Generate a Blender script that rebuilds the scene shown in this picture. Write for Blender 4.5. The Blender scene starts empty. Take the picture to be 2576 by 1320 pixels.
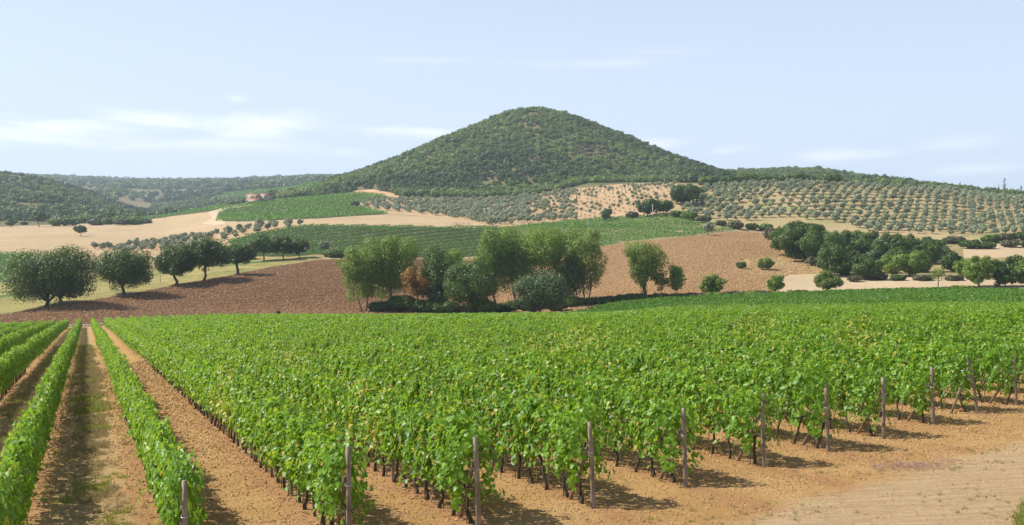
import bpy, math, random
import numpy as np
from mathutils import Vector

rng = np.random.default_rng(7)
random.seed(7)
R = math.radians
scene = bpy.context.scene
COL = scene.collection

# ------------------------------------------------------------------ camera, sky, sun, exposure
EYE = 4.8
F, CX, HY = 2640.0, 1287.5, 690.0            # focal length, centre column and horizon line, in units of the 2575 wide photograph
cam_d = bpy.data.cameras.new('camera')
cam_d.sensor_width = 36.0
cam_d.lens = 36.0 * F / 2575.0
cam_d.shift_y = 30.0 / 2575.0
cam_d.clip_start = 0.1
cam_d.clip_end = 30000.0
cam = bpy.data.objects.new('camera', cam_d)
cam.location = (0, 0, EYE)
cam.rotation_euler = (R(90), 0, 0)
COL.objects.link(cam)
scene.camera = cam

SUN_EL = R(48)
SUN_AZ = math.atan2(-0.97, 0.21)               # compass style angle from +Y towards +X
sun_vec = Vector((math.sin(SUN_AZ) * math.cos(SUN_EL), math.cos(SUN_AZ) * math.cos(SUN_EL), math.sin(SUN_EL)))
sd = bpy.data.lights.new('sun', 'SUN')
sd.energy = 5.0
sd.angle = R(0.53)
sd.color = (1.0, 0.955, 0.88)
sun = bpy.data.objects.new('sun', sd)
sun.rotation_euler = (-sun_vec).to_track_quat('-Z', 'Y').to_euler()
sun.location = (0, 0, 400)
COL.objects.link(sun)

world = bpy.data.worlds.new('World')
scene.world = world
world.use_nodes = True
wt = world.node_tree
wt.nodes.clear()
def wn(t, **k):
    n = wt.nodes.new(t)
    for a, b in k.items(): setattr(n, a, b)
    return n
w_out = wn('ShaderNodeOutputWorld'); w_bg = wn('ShaderNodeBackground')
w_bg.inputs['Strength'].default_value = 0.073
sky = wn('ShaderNodeTexSky', sky_type='NISHITA', sun_disc=False)
sky.sun_elevation = SUN_EL
sky.sun_rotation = SUN_AZ
sky.air_density = 1.0; sky.dust_density = 1.6; sky.ozone_density = 1.4; sky.altitude = 200
# thin clouds: bands of stretched noise placed by direction
geo = wn('ShaderNodeTexCoord')
sep = wn('ShaderNodeSeparateXYZ'); wt.links.new(geo.outputs['Generated'], sep.inputs[0])
def wm(op, a, b=None, c=None, clamp=False):
    n = wn('ShaderNodeMath', operation=op); n.use_clamp = clamp
    for i, v in enumerate((a, b, c)):
        if v is None: continue
        if hasattr(v, 'is_linked') or hasattr(v, 'links'): wt.links.new(v, n.inputs[i])
        else: n.inputs[i].default_value = v
    return n.outputs[0]
az = wm('ARCTAN2', sep.outputs['X'], sep.outputs['Y'])
el = wm('ARCSINE', sep.outputs['Z'])
comb = wn('ShaderNodeCombineXYZ')
wt.links.new(wm('MULTIPLY', az, 9.0), comb.inputs[0]); wt.links.new(wm('MULTIPLY', el, 55.0), comb.inputs[1])
nz = wn('ShaderNodeTexNoise'); nz.inputs['Scale'].default_value = 1.0; nz.inputs['Detail'].default_value = 7.0
nz.inputs['Roughness'].default_value = 0.55; nz.inputs['Distortion'].default_value = 0.6
wt.links.new(comb.outputs[0], nz.inputs['Vector'])
def cloud(px, py, wx, wy, amp, lo=0.36, hi=0.78):
    a0 = math.atan((px - CX) / F); e0 = math.atan((HY - py) / math.hypot(F, px - CX))
    dx = wm('DIVIDE', wm('SUBTRACT', az, a0), wx / F); dy = wm('DIVIDE', wm('SUBTRACT', el, e0), wy / F)
    r2 = wm('ADD', wm('MULTIPLY', dx, dx), wm('MULTIPLY', dy, dy))
    g = wm('EXPONENT', wm('MULTIPLY', r2, -1.0))
    v = wm('ADD', nz.outputs[0], wm('MULTIPLY', wm('SUBTRACT', g, 0.5), 0.28))
    mr = wn('ShaderNodeMapRange', interpolation_type='SMOOTHSTEP')
    mr.inputs['From Min'].default_value = lo; mr.inputs['From Max'].default_value = hi
    wt.links.new(v, mr.inputs['Value'])
    return wm('MULTIPLY', wm('MULTIPLY', mr.outputs[0], g), amp)
cl = None
for args in [(180, 330, 330, 42, .95), (640, 318, 190, 42, .95), (400, 300, 200, 30, .8), (560, 362, 300, 22, .5), (1030, 330, 190, 26, .85), (880, 380, 60, 14, .5),
             (1650, 365, 110, 22, .65), (1830, 378, 80, 18, .75), (2110, 392, 150, 20, .6), (2400, 358, 130, 20, .5), (2450, 425, 150, 18, .45),
             (1070, 152, 190, 12, .30, .3, .85), (1500, 160, 240, 16, .28, .3, .85), (1700, 128, 160, 12, .14), (595, 250, 26, 20, .35), (-500, 330, 500, 60, .8), (3100, 380, 400, 40, .5)]:
    c = cloud(*args)
    cl = c if cl is None else wm('MAXIMUM', cl, c)
mix = wn('ShaderNodeMix', data_type='RGBA')
wt.links.new(cl, mix.inputs['Factor']); 
# slight whitening of the whole summer sky
pale = wn('ShaderNodeMix', data_type='RGBA'); wt.links.new(wm('MULTIPLY', wm('EXPONENT', wm('MULTIPLY', wm('MULTIPLY', el, el), -5.0)), 0.80), pale.inputs['Factor'])
wt.links.new(sky.outputs[0], pale.inputs['A']); pale.inputs['B'].default_value = (9.2, 10.7, 13.0, 1)
wt.links.new(pale.outputs['Result'], mix.inputs['A'])
mix.inputs['B'].default_value = (12.2, 12.6, 13.2, 1)
wt.links.new(mix.outputs['Result'], w_bg.inputs['Color'])
wt.links.new(w_bg.outputs[0], w_out.inputs['Surface'])

scene.view_settings.view_transform = 'Standard'
scene.view_settings.look = 'None'
scene.view_settings.gamma = 1
scene.view_settings.exposure = 0.48
scene.cycles.max_bounces = 6
scene.cycles.diffuse_bounces = 3
scene.cycles.transmission_bounces = 4
scene.cycles.transparent_max_bounces = 4
scene.cycles.volume_bounces = 0

# ------------------------------------------------------------------ helpers
def mesh_np(name, V, faces, smooth=False):
    """V (n,3); faces: list of (m,k) integer arrays"""
    me = bpy.data.meshes.new(name)
    V = np.ascontiguousarray(V, dtype=np.float32)
    me.vertices.add(len(V)); me.vertices.foreach_set('co', V.ravel())
    loops = np.concatenate([np.asarray(f, dtype=np.int32).ravel() for f in faces])
    tot = np.concatenate([np.full(len(f), np.asarray(f).shape[1], dtype=np.int32) for f in faces])
    start = np.concatenate([[0], np.cumsum(tot)[:-1]]).astype(np.int32)
    me.loops.add(len(loops)); me.loops.foreach_set('vertex_index', loops)
    me.polygons.add(len(tot)); me.polygons.foreach_set('loop_start', start); me.polygons.foreach_set('loop_total', tot)
    if smooth: me.polygons.foreach_set('use_smooth', np.ones(len(tot), dtype=bool))
    me.update(calc_edges=True)
    return me
def fattr(me, name, vals, domain='POINT'):
    a = me.attributes.new(name, 'FLOAT', domain); a.data.foreach_set('value', np.ascontiguousarray(vals, dtype=np.float32))
class MB:
    """collects pieces of geometry for one mesh"""
    def __init__(s): s.V = []; s.Fq = []; s.Ft = []; s.n = 0; s.mq = []; s.mt = []
    def add(s, V, quads=None, tris=None, mat=0):
        V = np.asarray(V, float); s.V.append(V)
        if quads is not None and len(quads): s.Fq.append(np.asarray(quads) + s.n); s.mq += [mat] * len(quads)
        if tris is not None and len(tris): s.Ft.append(np.asarray(tris) + s.n); s.mt += [mat] * len(tris)
        s.n += len(V)
    def box(s, x0, x1, y0, y1, z0, z1, mat=0):
        V = [(x, y, z) for z in (z0, z1) for y in (y0, y1) for x in (x0, x1)]
        s.add(V, [(0, 2, 3, 1), (4, 5, 7, 6), (0, 1, 5, 4), (2, 6, 7, 3), (0, 4, 6, 2), (1, 3, 7, 5)], mat=mat)
    def tube(s, pts, rad, n=6, cap=True, mat=0):
        pts = np.asarray(pts, float); k = len(pts); rad = np.broadcast_to(rad, k)
        d = np.gradient(pts, axis=0); d /= np.linalg.norm(d, axis=1)[:, None] + 1e-9
        ref = np.array([0.13, 0.97, 0.2]) if abs(d[:, 2]).mean() > .6 else np.array([0.05, 0.1, 1.0])
        a = np.cross(d, ref); a /= np.linalg.norm(a, axis=1)[:, None] + 1e-9
        b = np.cross(d, a)
        th = np.arange(n) * 2 * np.pi / n
        V = pts[:, None] + rad[:, None, None] * (a[:, None] * np.cos(th)[None, :, None] + b[:, None] * np.sin(th)[None, :, None])
        V = V.reshape(-1, 3); q = []
        for i in range(k - 1):
            for j in range(n):
                j2 = (j + 1) % n; q.append((i * n + j, i * n + j2, (i + 1) * n + j2, (i + 1) * n + j))
        t = []
        if cap:
            V = np.vstack([V, pts[-1:], pts[:1]])
            for j in range(n):
                t.append(((k - 1) * n + j, (k - 1) * n + (j + 1) % n, k * n)); t.append(((j + 1) % n, j, k * n + 1))
        s.add(V, q, t, mat)
    def mesh(s, name, mats=(), smooth=False):
        f = []
        if s.Fq: f.append(np.vstack(s.Fq))
        if s.Ft: f.append(np.vstack(s.Ft))
        me = mesh_np(name, np.vstack(s.V), f, smooth)
        for m in mats: me.materials.append(m)
        mi = np.array(s.mq + s.mt, dtype=np.int32)
        if mi.any(): me.polygons.foreach_set('material_index', mi)
        return me
def obj(name, data, parent=None, loc=None, rz=0.0, sc=1.0):
    o = bpy.data.objects.new(name, data); COL.objects.link(o)
    if parent is not None: o.parent = parent
    if loc is not None: o.location = loc
    if rz: o.rotation_euler = (0, 0, rz)
    if sc != 1.0: o.scale = (sc,) * 3 if np.isscalar(sc) else sc
    return o
def thing(name, label, cat, loc, rz=0, sc=1.0, group=None):
    o = obj(name, None, None, loc, rz, sc); o.empty_display_size = 0.2
    o['label'] = label; o['category'] = cat
    if group: o['group'] = group
    return o
def tag(o, label=None, cat=None, group=None, kind=None):
    if label: o['label'] = label
    if cat: o['category'] = cat
    if group: o['group'] = group
    if kind: o['kind'] = kind
    return o

# ------------------------------------------------------------------ materials
def new_mat(name):
    m = bpy.data.materials.new(name); m.use_nodes = True; nt = m.node_tree; nt.nodes.clear()
    return m, nt
class NT:
    def __init__(s, nt): s.t = nt
    def n(s, typ, **k):
        x = s.t.nodes.new(typ)
        for a, b in k.items(): setattr(x, a, b)
        return x
    def l(s, a, b): s.t.links.new(a, b)
    def val(s, sock, v):
        if hasattr(v, 'links'): s.l(v, sock)
        else: sock.default_value = v
    def m(s, op, a, b=0.0, clamp=False):
        x = s.n('ShaderNodeMath', operation=op); x.use_clamp = clamp
        s.val(x.inputs[0], a); s.val(x.inputs[1], b); return x.outputs[0]
    def mix(s, f, a, b):
        x = s.n('ShaderNodeMix', data_type='RGBA'); s.val(x.inputs['Factor'], f)
        for sk, v in ((x.inputs['A'], a), (x.inputs['B'], b)):
            if hasattr(v, 'links'): s.l(v, sk)
            else: sk.default_value = (*v, 1)
        return x.outputs['Result']
    def noise(s, scale, detail=4, rough=0.55, vec=None, dist=0.0):
        x = s.n('ShaderNodeTexNoise'); x.inputs['Scale'].default_value = scale; x.inputs['Detail'].default_value = detail
        x.inputs['Roughness'].default_value = rough; x.inputs['Distortion'].default_value = dist
        if vec is not None: s.l(vec, x.inputs['Vector'])
        return x.outputs[0]
    def ramp(s, v, lo, hi):
        x = s.n('ShaderNodeMapRange', interpolation_type='SMOOTHSTEP'); s.val(x.inputs['Value'], v)
        x.inputs['From Min'].default_value = lo; x.inputs['From Max'].default_value = hi; return x.outputs[0]
    def attr(s, name):
        return s.n('ShaderNodeAttribute', attribute_name=name).outputs['Fac']
    def pos(s):
        return s.n('ShaderNodeTexCoord').outputs['Object']
    def scaled(s, v, sx, sy, sz, rz=0):
        x = s.n('ShaderNodeMapping'); x.inputs['Scale'].default_value = (sx, sy, sz); x.inputs['Rotation'].default_value = (0, 0, rz)
        s.l(v, x.inputs['Vector']); return x.outputs[0]

def leaf_mat(name, dark, light, trans=0.35, tcol=None, rough=0.5, patch=None, pscale=0.15, spec=0.35):
    m, nt = new_mat(name); N = NT(nt)
    out = N.n('ShaderNodeOutputMaterial')
    t = N.attr('tint'); ri = N.n('ShaderNodeObjectInfo').outputs['Random']
    f = N.m('ADD', N.m('MULTIPLY', t, 0.72), N.m('MULTIPLY', ri, 0.28))
    c = N.mix(f, dark, light)
    if patch is not None:
        c = N.mix(N.ramp(N.attr('yellow'), 0.5, 0.9), c, patch)
    p = N.n('ShaderNodeBsdfPrincipled'); N.l(c, p.inputs['Base Color'])
    p.inputs['Roughness'].default_value = rough; p.inputs['Specular IOR Level'].default_value = spec
    tr = N.n('ShaderNodeBsdfTranslucent')
    tc = N.mix(0.6, c, tcol if tcol else tuple(min(1, x * 1.5) for x in light)); N.l(tc, tr.inputs['Color'])
    ms = N.n('ShaderNodeMixShader'); ms.inputs[0].default_value = trans
    N.l(p.outputs[0], ms.inputs[1]); N.l(tr.outputs[0], ms.inputs[2]); N.l(ms.outputs[0], out.inputs['Surface'])
    return m
def simple_mat(name, a, b, scale=6.0, rough=0.85, bump=0.3, bscale=30.0, stretch=(1, 1, 1), metallic=0):
    m, nt = new_mat(name); N = NT(nt)
    out = N.n('ShaderNodeOutputMaterial'); p = N.n('ShaderNodeBsdfPrincipled')
    v = N.scaled(N.pos(), *stretch)
    N.l(N.mix(N.ramp(N.noise(scale, 5, 0.6, v), 0.3, 0.7), a, b), p.inputs['Base Color'])
    p.inputs['Roughness'].default_value = rough; p.inputs['Metallic'].default_value = metallic
    bp = N.n('ShaderNodeBump'); bp.inputs['Strength'].default_value = bump; bp.inputs['Distance'].default_value = 0.02
    N.l(N.noise(bscale, 4, 0.6, v), bp.inputs['Height']); N.l(bp.outputs[0], p.inputs['Normal'])
    N.l(p.outputs[0], out.inputs['Surface'])
    return m
def ground_mat(name, cols, big=0.02, mid=0.25, fine=1.5, bump=0.6, bdist=0.25, spots=None, stripes=None, line=None):
    """cols: (a, b, c) base, broad variation, fine speckle"""
    m, nt = new_mat(name); N = NT(nt)
    out = N.n('ShaderNodeOutputMaterial'); p = N.n('ShaderNodeBsdfPrincipled'); P = N.pos()
    c = N.mix(N.ramp(N.noise(big, 5, 0.6, P, 0.4), 0.35, 0.65), cols[0], cols[1])
    nm = N.noise(mid, 6, 0.65, P, 0.2)
    c = N.mix(N.m('MULTIPLY', N.ramp(nm, 0.45, 0.75), 0.75), c, cols[2])
    nf = N.noise(fine, 5, 0.7, P)
    dk = N.n('ShaderNodeMix', data_type='RGBA', blend_type='MULTIPLY'); N.val(dk.inputs['Factor'], 0.55)
    N.l(c, dk.inputs['A']); N.l(N.mix(N.ramp(nf, 0.3, 0.65), (.62, .62, .62), (1.25, 1.25, 1.25)), dk.inputs['B'])
    c = dk.outputs['Result']
    if spots:   # green or pale patches
        for col, sc, lo, hi in spots:
            c = N.mix(N.ramp(N.noise(sc, 5, 0.6, N.scaled(P, 1, 1, 1)), lo, hi), c, col)
    h = N.m('ADD', N.m('MULTIPLY', nf, 0.5), N.m('MULTIPLY', nm, 1.0))
    if stripes:  # passes of the plough or mower: (angle, spacing, amount)
        ang, spc, amt, col = stripes
        w = N.n('ShaderNodeTexWave'); w.inputs['Scale'].default_value = 0.314 / spc * 1.0; w.inputs['Distortion'].default_value = 2.5; w.inputs['Detail'].default_value = 3
        w.inputs['Detail Scale'].default_value = 0.4
        N.l(N.scaled(P, 1, 1, 1, ang), w.inputs['Vector'])
        c = N.mix(N.m('MULTIPLY', w.outputs['Fac'], amt), c, col)
    N.l(c, p.inputs['Base Color']); p.inputs['Roughness'].default_value = 0.95; p.inputs['Specular IOR Level'].default_value = 0.1
    bp = N.n('ShaderNodeBump'); bp.inputs['Strength'].default_value = bump; bp.inputs['Distance'].default_value = bdist
    N.l(h, bp.inputs['Height']); N.l(bp.outputs[0], p.inputs['Normal'])
    N.l(p.outputs[0], out.inputs['Surface'])
    return m

M = {}
M['vine_leaf'] = leaf_mat('vine_leaf', (.038, .13, .010), (.26, .46, .032), 0.42, (.46, .68, .04), 0.45, patch=(.52, .42, .05), spec=0.4)
M['far_vine'] = leaf_mat('far_vine', (.035, .14, .014), (.15, .38, .03), 0.32, (.22, .44, .03))
M['far_vine_bright'] = leaf_mat('far_vine_bright', (.045, .15, .012), (.16, .35, .022), 0.35, (.25, .45, .03))
M['block_vine'] = leaf_mat('block_vine', (.035, .13, .013), (.19, .38, .03), 0.38, (.26, .48, .03), 0.5)
M['oak_leaf'] = leaf_mat('oak_leaf', (.020, .048, .008), (.115, .18, .024), 0.25, (.18, .27, .03))
M['dark_leaf'] = leaf_mat('dark_leaf', (.025, .062, .010), (.14, .22, .032), 0.28, (.18, .29, .04))
M['ash_leaf'] = leaf_mat('ash_leaf', (.065, .135, .018), (.31, .42, .06), 0.42, (.26, .38, .06))
M['lime_leaf'] = leaf_mat('lime_leaf', (.075, .13, .022), (.28, .36, .06), 0.42, (.34, .42, .06))
M['olive_leaf'] = leaf_mat('olive_leaf', (.16, .20, .11), (.46, .51, .33), 0.25, (.40, .45, .22), rough=0.45)
M['greygreen_leaf'] = leaf_mat('greygreen_leaf', (.04, .075, .025), (.14, .21, .07), 0.22, (.18, .23, .1))
M['autumn_leaf'] = leaf_mat('autumn_leaf', (.20, .095, .025), (.42, .24, .06), 0.35, (.55, .32, .07))
M['wood_leaf'] = leaf_mat('wood_leaf', (.045, .085, .018), (.20, .28, .055), 0.28, (.24, .34, .07))
M['wood_leaf_light'] = leaf_mat('wood_leaf_light', (.08, .14, .026), (.27, .37, .075), 0.32, (.34, .44, .09))
M['wood_leaf_dark'] = leaf_mat('wood_leaf_dark', (.024, .052, .013), (.11, .17, .036), 0.2, (.12, .17, .05))
M['scrub_leaf'] = leaf_mat('scrub_leaf', (.07, .075, .032), (.19, .18, .08), 0.2, (.25, .24, .1))
M['cypress_leaf'] = leaf_mat('cypress_leaf', (.010, .022, .012), (.03, .05, .02), 0.1)
M['bark'] = simple_mat('bark', (.045, .035, .026), (.12, .095, .07), 5, 0.9, 0.6, 20, (1, 1, .3))
M['pale_bark'] = simple_mat('pale_bark', (.07, .06, .045), (.17, .145, .115), 4, 0.9, 0.4, 20, (1, 1, .3))
M['vine_bark'] = simple_mat('vine_bark', (.035, .024, .018), (.12, .085, .06), 25, 0.95, 0.8, 80, (1, 1, .25))
M['post_wood'] = simple_mat('post_wood', (.16, .115, .08), (.34, .27, .21), 14, 0.85, 0.5, 60, (1, 1, .12))
M['stake'] = simple_mat('stake', (.18, .15, .12), (.35, .31, .26), 20, 0.8, 0.3, 60, (1, 1, .1))
M['wire'] = simple_mat('wire', (.42, .42, .42), (.55, .55, .55), 20, 0.45, 0.1, 50, metallic=0.7)
M['tie'] = simple_mat('tie', (.75, .75, .74), (.82, .82, .8), 20, 0.5, 0.1, 50)
M['concrete'] = simple_mat('concrete', (.48, .47, .45), (.62, .61, .58), 3, 0.85, 0.2, 30)
M['clod'] = simple_mat('clod', (.35, .21, .082), (.56, .37, .17), .8, 0.95, 0.5, 40)
M['plough_clod'] = simple_mat('plough_clod', (.17, .08, .03), (.37, .22, .10), .25, 0.95, 0.5, 10)
M['hill_clod'] = simple_mat('hill_clod', (.28, .155, .060), (.47, .31, .15), .25, 0.95, 0.5, 10)
M['dry_leaf'] = simple_mat('dry_leaf', (.30, .075, .04), (.46, .22, .12), 12, 0.7, 0.1, 50)
M['twig'] = simple_mat('twig', (.24, .13, .10), (.45, .32, .24), 12, 0.8, 0.1, 50)
M['stone'] = simple_mat('stone', (.34, .31, .27), (.55, .5, .43), 3, 0.9, 0.4, 20)

# near soil: lanes between the vine rows, compacted headland track
ROW_S, ROW_C0 = 3.16, 1.72
def near_soil():
    m, nt = new_mat('vineyard_soil'); N = NT(nt)
    out = N.n('ShaderNodeOutputMaterial'); p = N.n('ShaderNodeBsdfPrincipled'); P = N.pos()
    n1 = N.noise(0.35, 6, 0.6, P, 0.3); n2 = N.noise(3.2, 6, 0.7, P); n3 = N.noise(22, 5, 0.75, P)
    c = N.mix(N.ramp(n1, .35, .7), (.41, .235, .088), (.49, .305, .128))
    c = N.mix(N.m('MULTIPLY', N.ramp(n2, .5, .75), .6), c, (.60, .38, .17))
    # rows: under the vines the soil is redder
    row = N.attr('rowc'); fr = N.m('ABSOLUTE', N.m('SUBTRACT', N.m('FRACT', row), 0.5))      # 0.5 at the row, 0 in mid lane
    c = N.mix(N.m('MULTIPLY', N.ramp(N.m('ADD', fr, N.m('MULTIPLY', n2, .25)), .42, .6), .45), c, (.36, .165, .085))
    # grassed lanes left of the first post
    g = N.attr('grassy')
    gm = N.m('MULTIPLY', g, N.ramp(N.m('ADD', N.m('SUBTRACT', 0.34, fr), N.m('MULTIPLY', N.m('SUBTRACT', n2, .5), .9)), -.02, .12))
    gc = N.mix(N.ramp(N.noise(1.1, 6, .65, P), .50, .72), (.42, .30, .15), (.32, .265, .10))
    gc = N.mix(N.m('MULTIPLY', N.ramp(n3, .45, .7), .5), gc, (.42, .31, .14))
    c = N.mix(N.m('MULTIPLY', gm, .75), c, gc)
    tk = N.attr('track')
    tm = N.ramp(N.m('ADD', tk, N.m('MULTIPLY', N.m('SUBTRACT', n1, .5), .9)), .3, .75)
    wv = N.noise(1.0, 4, 0.6, N.scaled(P, .5, 5.0, 1, R(-25)))
    tc = N.mix(N.ramp(wv, .35, .7), (.42, .29, .155), (.52, .38, .22))
    tc = N.mix(N.m('MULTIPLY', N.ramp(N.noise(.9, 6, .7, P), .56, .72), .55), tc, (.40, .33, .15))
    c = N.mix(N.m('MULTIPLY', tm, .92), c, tc)
    dk = N.n('ShaderNodeMix', data_type='RGBA', blend_type='MULTIPLY'); N.val(dk.inputs['Factor'], .5)
    N.l(c, dk.inputs['A']); N.l(N.mix(N.ramp(n3, .3, .65), (.6, .6, .6), (1.2, 1.2, 1.2)), dk.inputs['B'])
    N.l(dk.outputs['Result'], p.inputs['Base Color'])
    p.inputs['Roughness'].default_value = .95; p.inputs['Specular IOR Level'].default_value = .1
    bp = N.n('ShaderNodeBump'); bp.inputs['Strength'].default_value = 1.0; bp.inputs['Distance'].default_value = .11
    h = N.m('ADD', N.m('MULTIPLY', n2, 1.0), N.m('MULTIPLY', n3, .5))
    h = N.m('ADD', h, N.m('MULTIPLY', wv, N.m('MULTIPLY', tm, .6)))
    N.l(h, bp.inputs['Height']); N.l(bp.outputs[0], p.inputs['Normal']); N.l(p.outputs[0], out.inputs['Surface'])
    return m
M['soil'] = near_soil()
G = {}
G['ploughed_field'] = ground_mat('ploughed_field', ((.145, .066, .025), (.185, .086, .034), (.25, .138, .06)), .012, .4, 1.3, 1.0, .8, stripes=(R(62), 3.6, .5, (.10, .042, .018)))
G['ploughed_hillside'] = ground_mat('ploughed_hillside', ((.27, .158, .070), (.345, .225, .108), (.42, .30, .165)), .010, .5, 1.4, 1.0, .6, stripes=(R(70), 2.4, .25, (.30, .14, .06)))
G['pale_field'] = ground_mat('pale_field', ((.42, .32, .20), (.47, .37, .24), (.35, .255, .145)), .02, .3, 1.5, .6, .3, stripes=(R(80), 3, .2, (.50, .35, .2)))
G['stubble_field'] = ground_mat('stubble_field', ((.375, .275, .155), (.43, .325, .19), (.31, .22, .115)), .008, .05, .8, .5, .2, stripes=(R(95), 6, .25, (.50, .33, .19)))
G['meadow'] = ground_mat('meadow', ((.24, .21, .065), (.35, .28, .11), (.17, .17, .045)), .03, .2, 1.0, .5, .3, spots=[((.085, .135, .035), .03, .52, .64)])
G['vineyard_ground'] = ground_mat('vineyard_ground', ((.055, .055, .024), (.085, .075, .035), (.045, .06, .018)), .03, .3, 1.0, .6, .3)  # grassy soil, its colour darkened to paint in the shade between vine rows
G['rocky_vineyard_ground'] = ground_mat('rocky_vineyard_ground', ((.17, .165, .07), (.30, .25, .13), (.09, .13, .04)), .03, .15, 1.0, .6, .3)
G['grove_ground'] = ground_mat('grove_ground', ((.39, .26, .145), (.45, .315, .18), (.31, .22, .11)), .03, .15, 1.0, .5, .3)
G['grassy_grove_ground'] = ground_mat('grassy_grove_ground', ((.33, .265, .125), (.39, .30, .155), (.41, .28, .16)), .02, .12, 1.0, .5, .3, spots=[((.25, .25, .09), .05, .52, .66)])
G['earth_bank'] = ground_mat('earth_bank', ((.50, .29, .17), (.56, .36, .22), (.35, .22, .12)), .05, .3, 1.0, .6, .3)
G['woodland_floor'] = ground_mat('woodland_floor', ((.10, .11, .04), (.16, .14, .06), (.26, .19, .10)), .01, .04, .3, 1.0, 1.5)
G['pasture'] = ground_mat('pasture', ((.22, .165, .09), (.17, .15, .075), (.11, .12, .055)), .006, .03, .3, .6, 1.0)
G['scrubland'] = ground_mat('scrubland', ((.26, .20, .09), (.33, .25, .125), (.13, .14, .05)), .05, .25, 1.0, .8, .4)
G['dry_bank'] = ground_mat('dry_bank', ((.40, .30, .14), (.48, .37, .19), (.30, .26, .10)), .05, .3, 1.2, .8, .4)
G['farm_track'] = ground_mat('farm_track', ((.48, .37, .24), (.54, .42, .29), (.42, .3, .17)), .05, .3, 1.0, .4, .2)
M.update(G)

# ------------------------------------------------------------------ terrain heights
RING = [60, 80, 100, 130, 150, 200, 262, 300, 350, 430, 470, 520, 560, 620, 680, 750, 850, 1000, 1200, 1400, 1700, 2200, 3000, 4500]
N_ = None
TAB = {
 -600: [N_]*7 + [790,748,712,688,658,638,617,602,588,572,555,500,440,425,480,455,448],
 0:    [N_]*7 + [785,745,708,685,655,636,615,600,586,570,560,520,472,442,480,455,448],
 200:  [N_]*7 + [765,722,690,675,650,632,612,599,585,570,560,535,505,484,492,463,453],
 400:  [N_]*6 + [814,775,718,683,668,645,630,612,600,585,566,545,553,550,540,515,472,460],
 600:  [N_]*6 + [810,782,712,664,645,612,590,574,565,556,540,513,520,522,510,488,467,458],
 850:  [N_]*4 + [834,820,810,785,728,663,638,600,572,560,553,545,525,496,480,465,456,464,457,448],
 1100: [N_]*2 + [866,845,836,820,809,786,738,680,645,604,574,562,553,540,520,492,470,460,460,462,460,455],
 1345: [N_]*2 + [858,838,830,817,808,784,738,672,640,604,577,562,550,532,508,488,470,465,465,462,460,455],
 1500: [N_]*2 + [853,835,828,816,806,777,728,655,627,597,575,556,533,500,470,458,455,455,455,460,460,455],
 1700: [N_]*2 + [845,826,818,806,787,762,705,640,614,587,565,535,500,470,460,458,452,448,442,455,460,455],
 2000: [N_] + [862,838,822,815,798,771,750,708,650,618,596,580,532,478,463,462,460,453,442,430,445,460,455],
 2300: [902,853,834,815,806,786,758,740,702,655,625,598,580,535,487,474,474,473,472,470,474,480,480,480],
 2575: [893,850,832,814,806,782,756,742,692,640,615,597,582,550,520,506,502,500,499,499,502,505,505,505],
 3200: [870,845,830,812,802,778,752,738,690,640,615,597,582,550,522,510,506,504,502,502,504,505,505,505]}
def pchip(x, y, t):
    """monotone cubic along axis 0; y (n,m)"""
    x = np.asarray(x, float); h = np.diff(x)[:, None]; dl = np.diff(y, axis=0) / h
    d = np.zeros_like(y)
    w1 = 2 * h[1:] + h[:-1]; w2 = h[1:] + 2 * h[:-1]
    ok = dl[:-1] * dl[1:] > 0
    with np.errstate(divide='ignore', invalid='ignore'):
        hm = (w1 + w2) / (w1 / dl[:-1] + w2 / dl[1:])
    d[1:-1] = np.where(ok, hm, 0); d[0] = dl[0]; d[-1] = dl[-1]
    i = np.clip(np.searchsorted(x, t) - 1, 0, len(x) - 2); s = ((t - x[i]) / (x[i + 1] - x[i]))[:, None]; hh = (x[i + 1] - x[i])[:, None]
    return (y[i] * (1 + 2 * s) * (1 - s) ** 2 + d[i] * hh * s * (1 - s) ** 2 + y[i + 1] * s * s * (3 - 2 * s) + d[i + 1] * hh * s * s * (s - 1))
def vnoise(x, y, seed=0):
    """smooth value noise"""
    xi = np.floor(x).astype(np.int64); yi = np.floor(y).astype(np.int64); xf = x - xi; yf = y - yi
    def hsh(a, b):
        n = (a * 374761393 + b * 668265263 + seed * 974634777) & 0x7fffffff
        n = ((n ^ (n >> 13)) * 1274126177) & 0x7fffffff
        return ((n ^ (n >> 16)) & 0xffff) / 65535.0
    u = xf * xf * (3 - 2 * xf); v = yf * yf * (3 - 2 * yf)
    a = hsh(xi, yi); b = hsh(xi + 1, yi); c = hsh(xi, yi + 1); d = hsh(xi + 1, yi + 1)
    return (a * (1 - u) + b * u) * (1 - v) + (c * (1 - u) + d * u) * v
def fbm(x, y, o=4, seed=0):
    s = 0; a = .5; t = 0
    for k in range(o):
        s = s + a * vnoise(x * 2 ** k + 17.3 * k, y * 2 ** k - 9.1 * k, seed + k); t += a; a *= .5
    return s / t
cols_px = np.array(sorted(TAB), float)
def plane_z(px, Y): return -(40 - .04 * (px - CX)) / F * Y
Z0 = np.zeros((len(RING), len(cols_px)))
for j, px in enumerate(cols_px):
    for i, Y in enumerate(RING):
        v = TAB[int(px)][i]
        Z0[i, j] = plane_z(px, Y) if v is None else EYE - (v - HY) / F * Y
ring = np.array([20, 40] + RING, float)
Z0 = np.vstack([[plane_z(px, 20) for px in cols_px], [plane_z(px, 40) for px in cols_px], Z0])
LPX = np.arange(-1300, 3901, 6.0); LY = np.exp(np.arange(math.log(20), math.log(5000), 0.004))
tmp = pchip(np.log(ring), Z0, np.log(np.minimum(LY, 4500)))
tmp = pchip(cols_px, tmp.T.copy(), np.clip(LPX, -600, 3200)).T          # (nY, nPx)
GX = (LPX[None] - CX) / F * LY[:, None]; GY = np.broadcast_to(LY[:, None], GX.shape)
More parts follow.
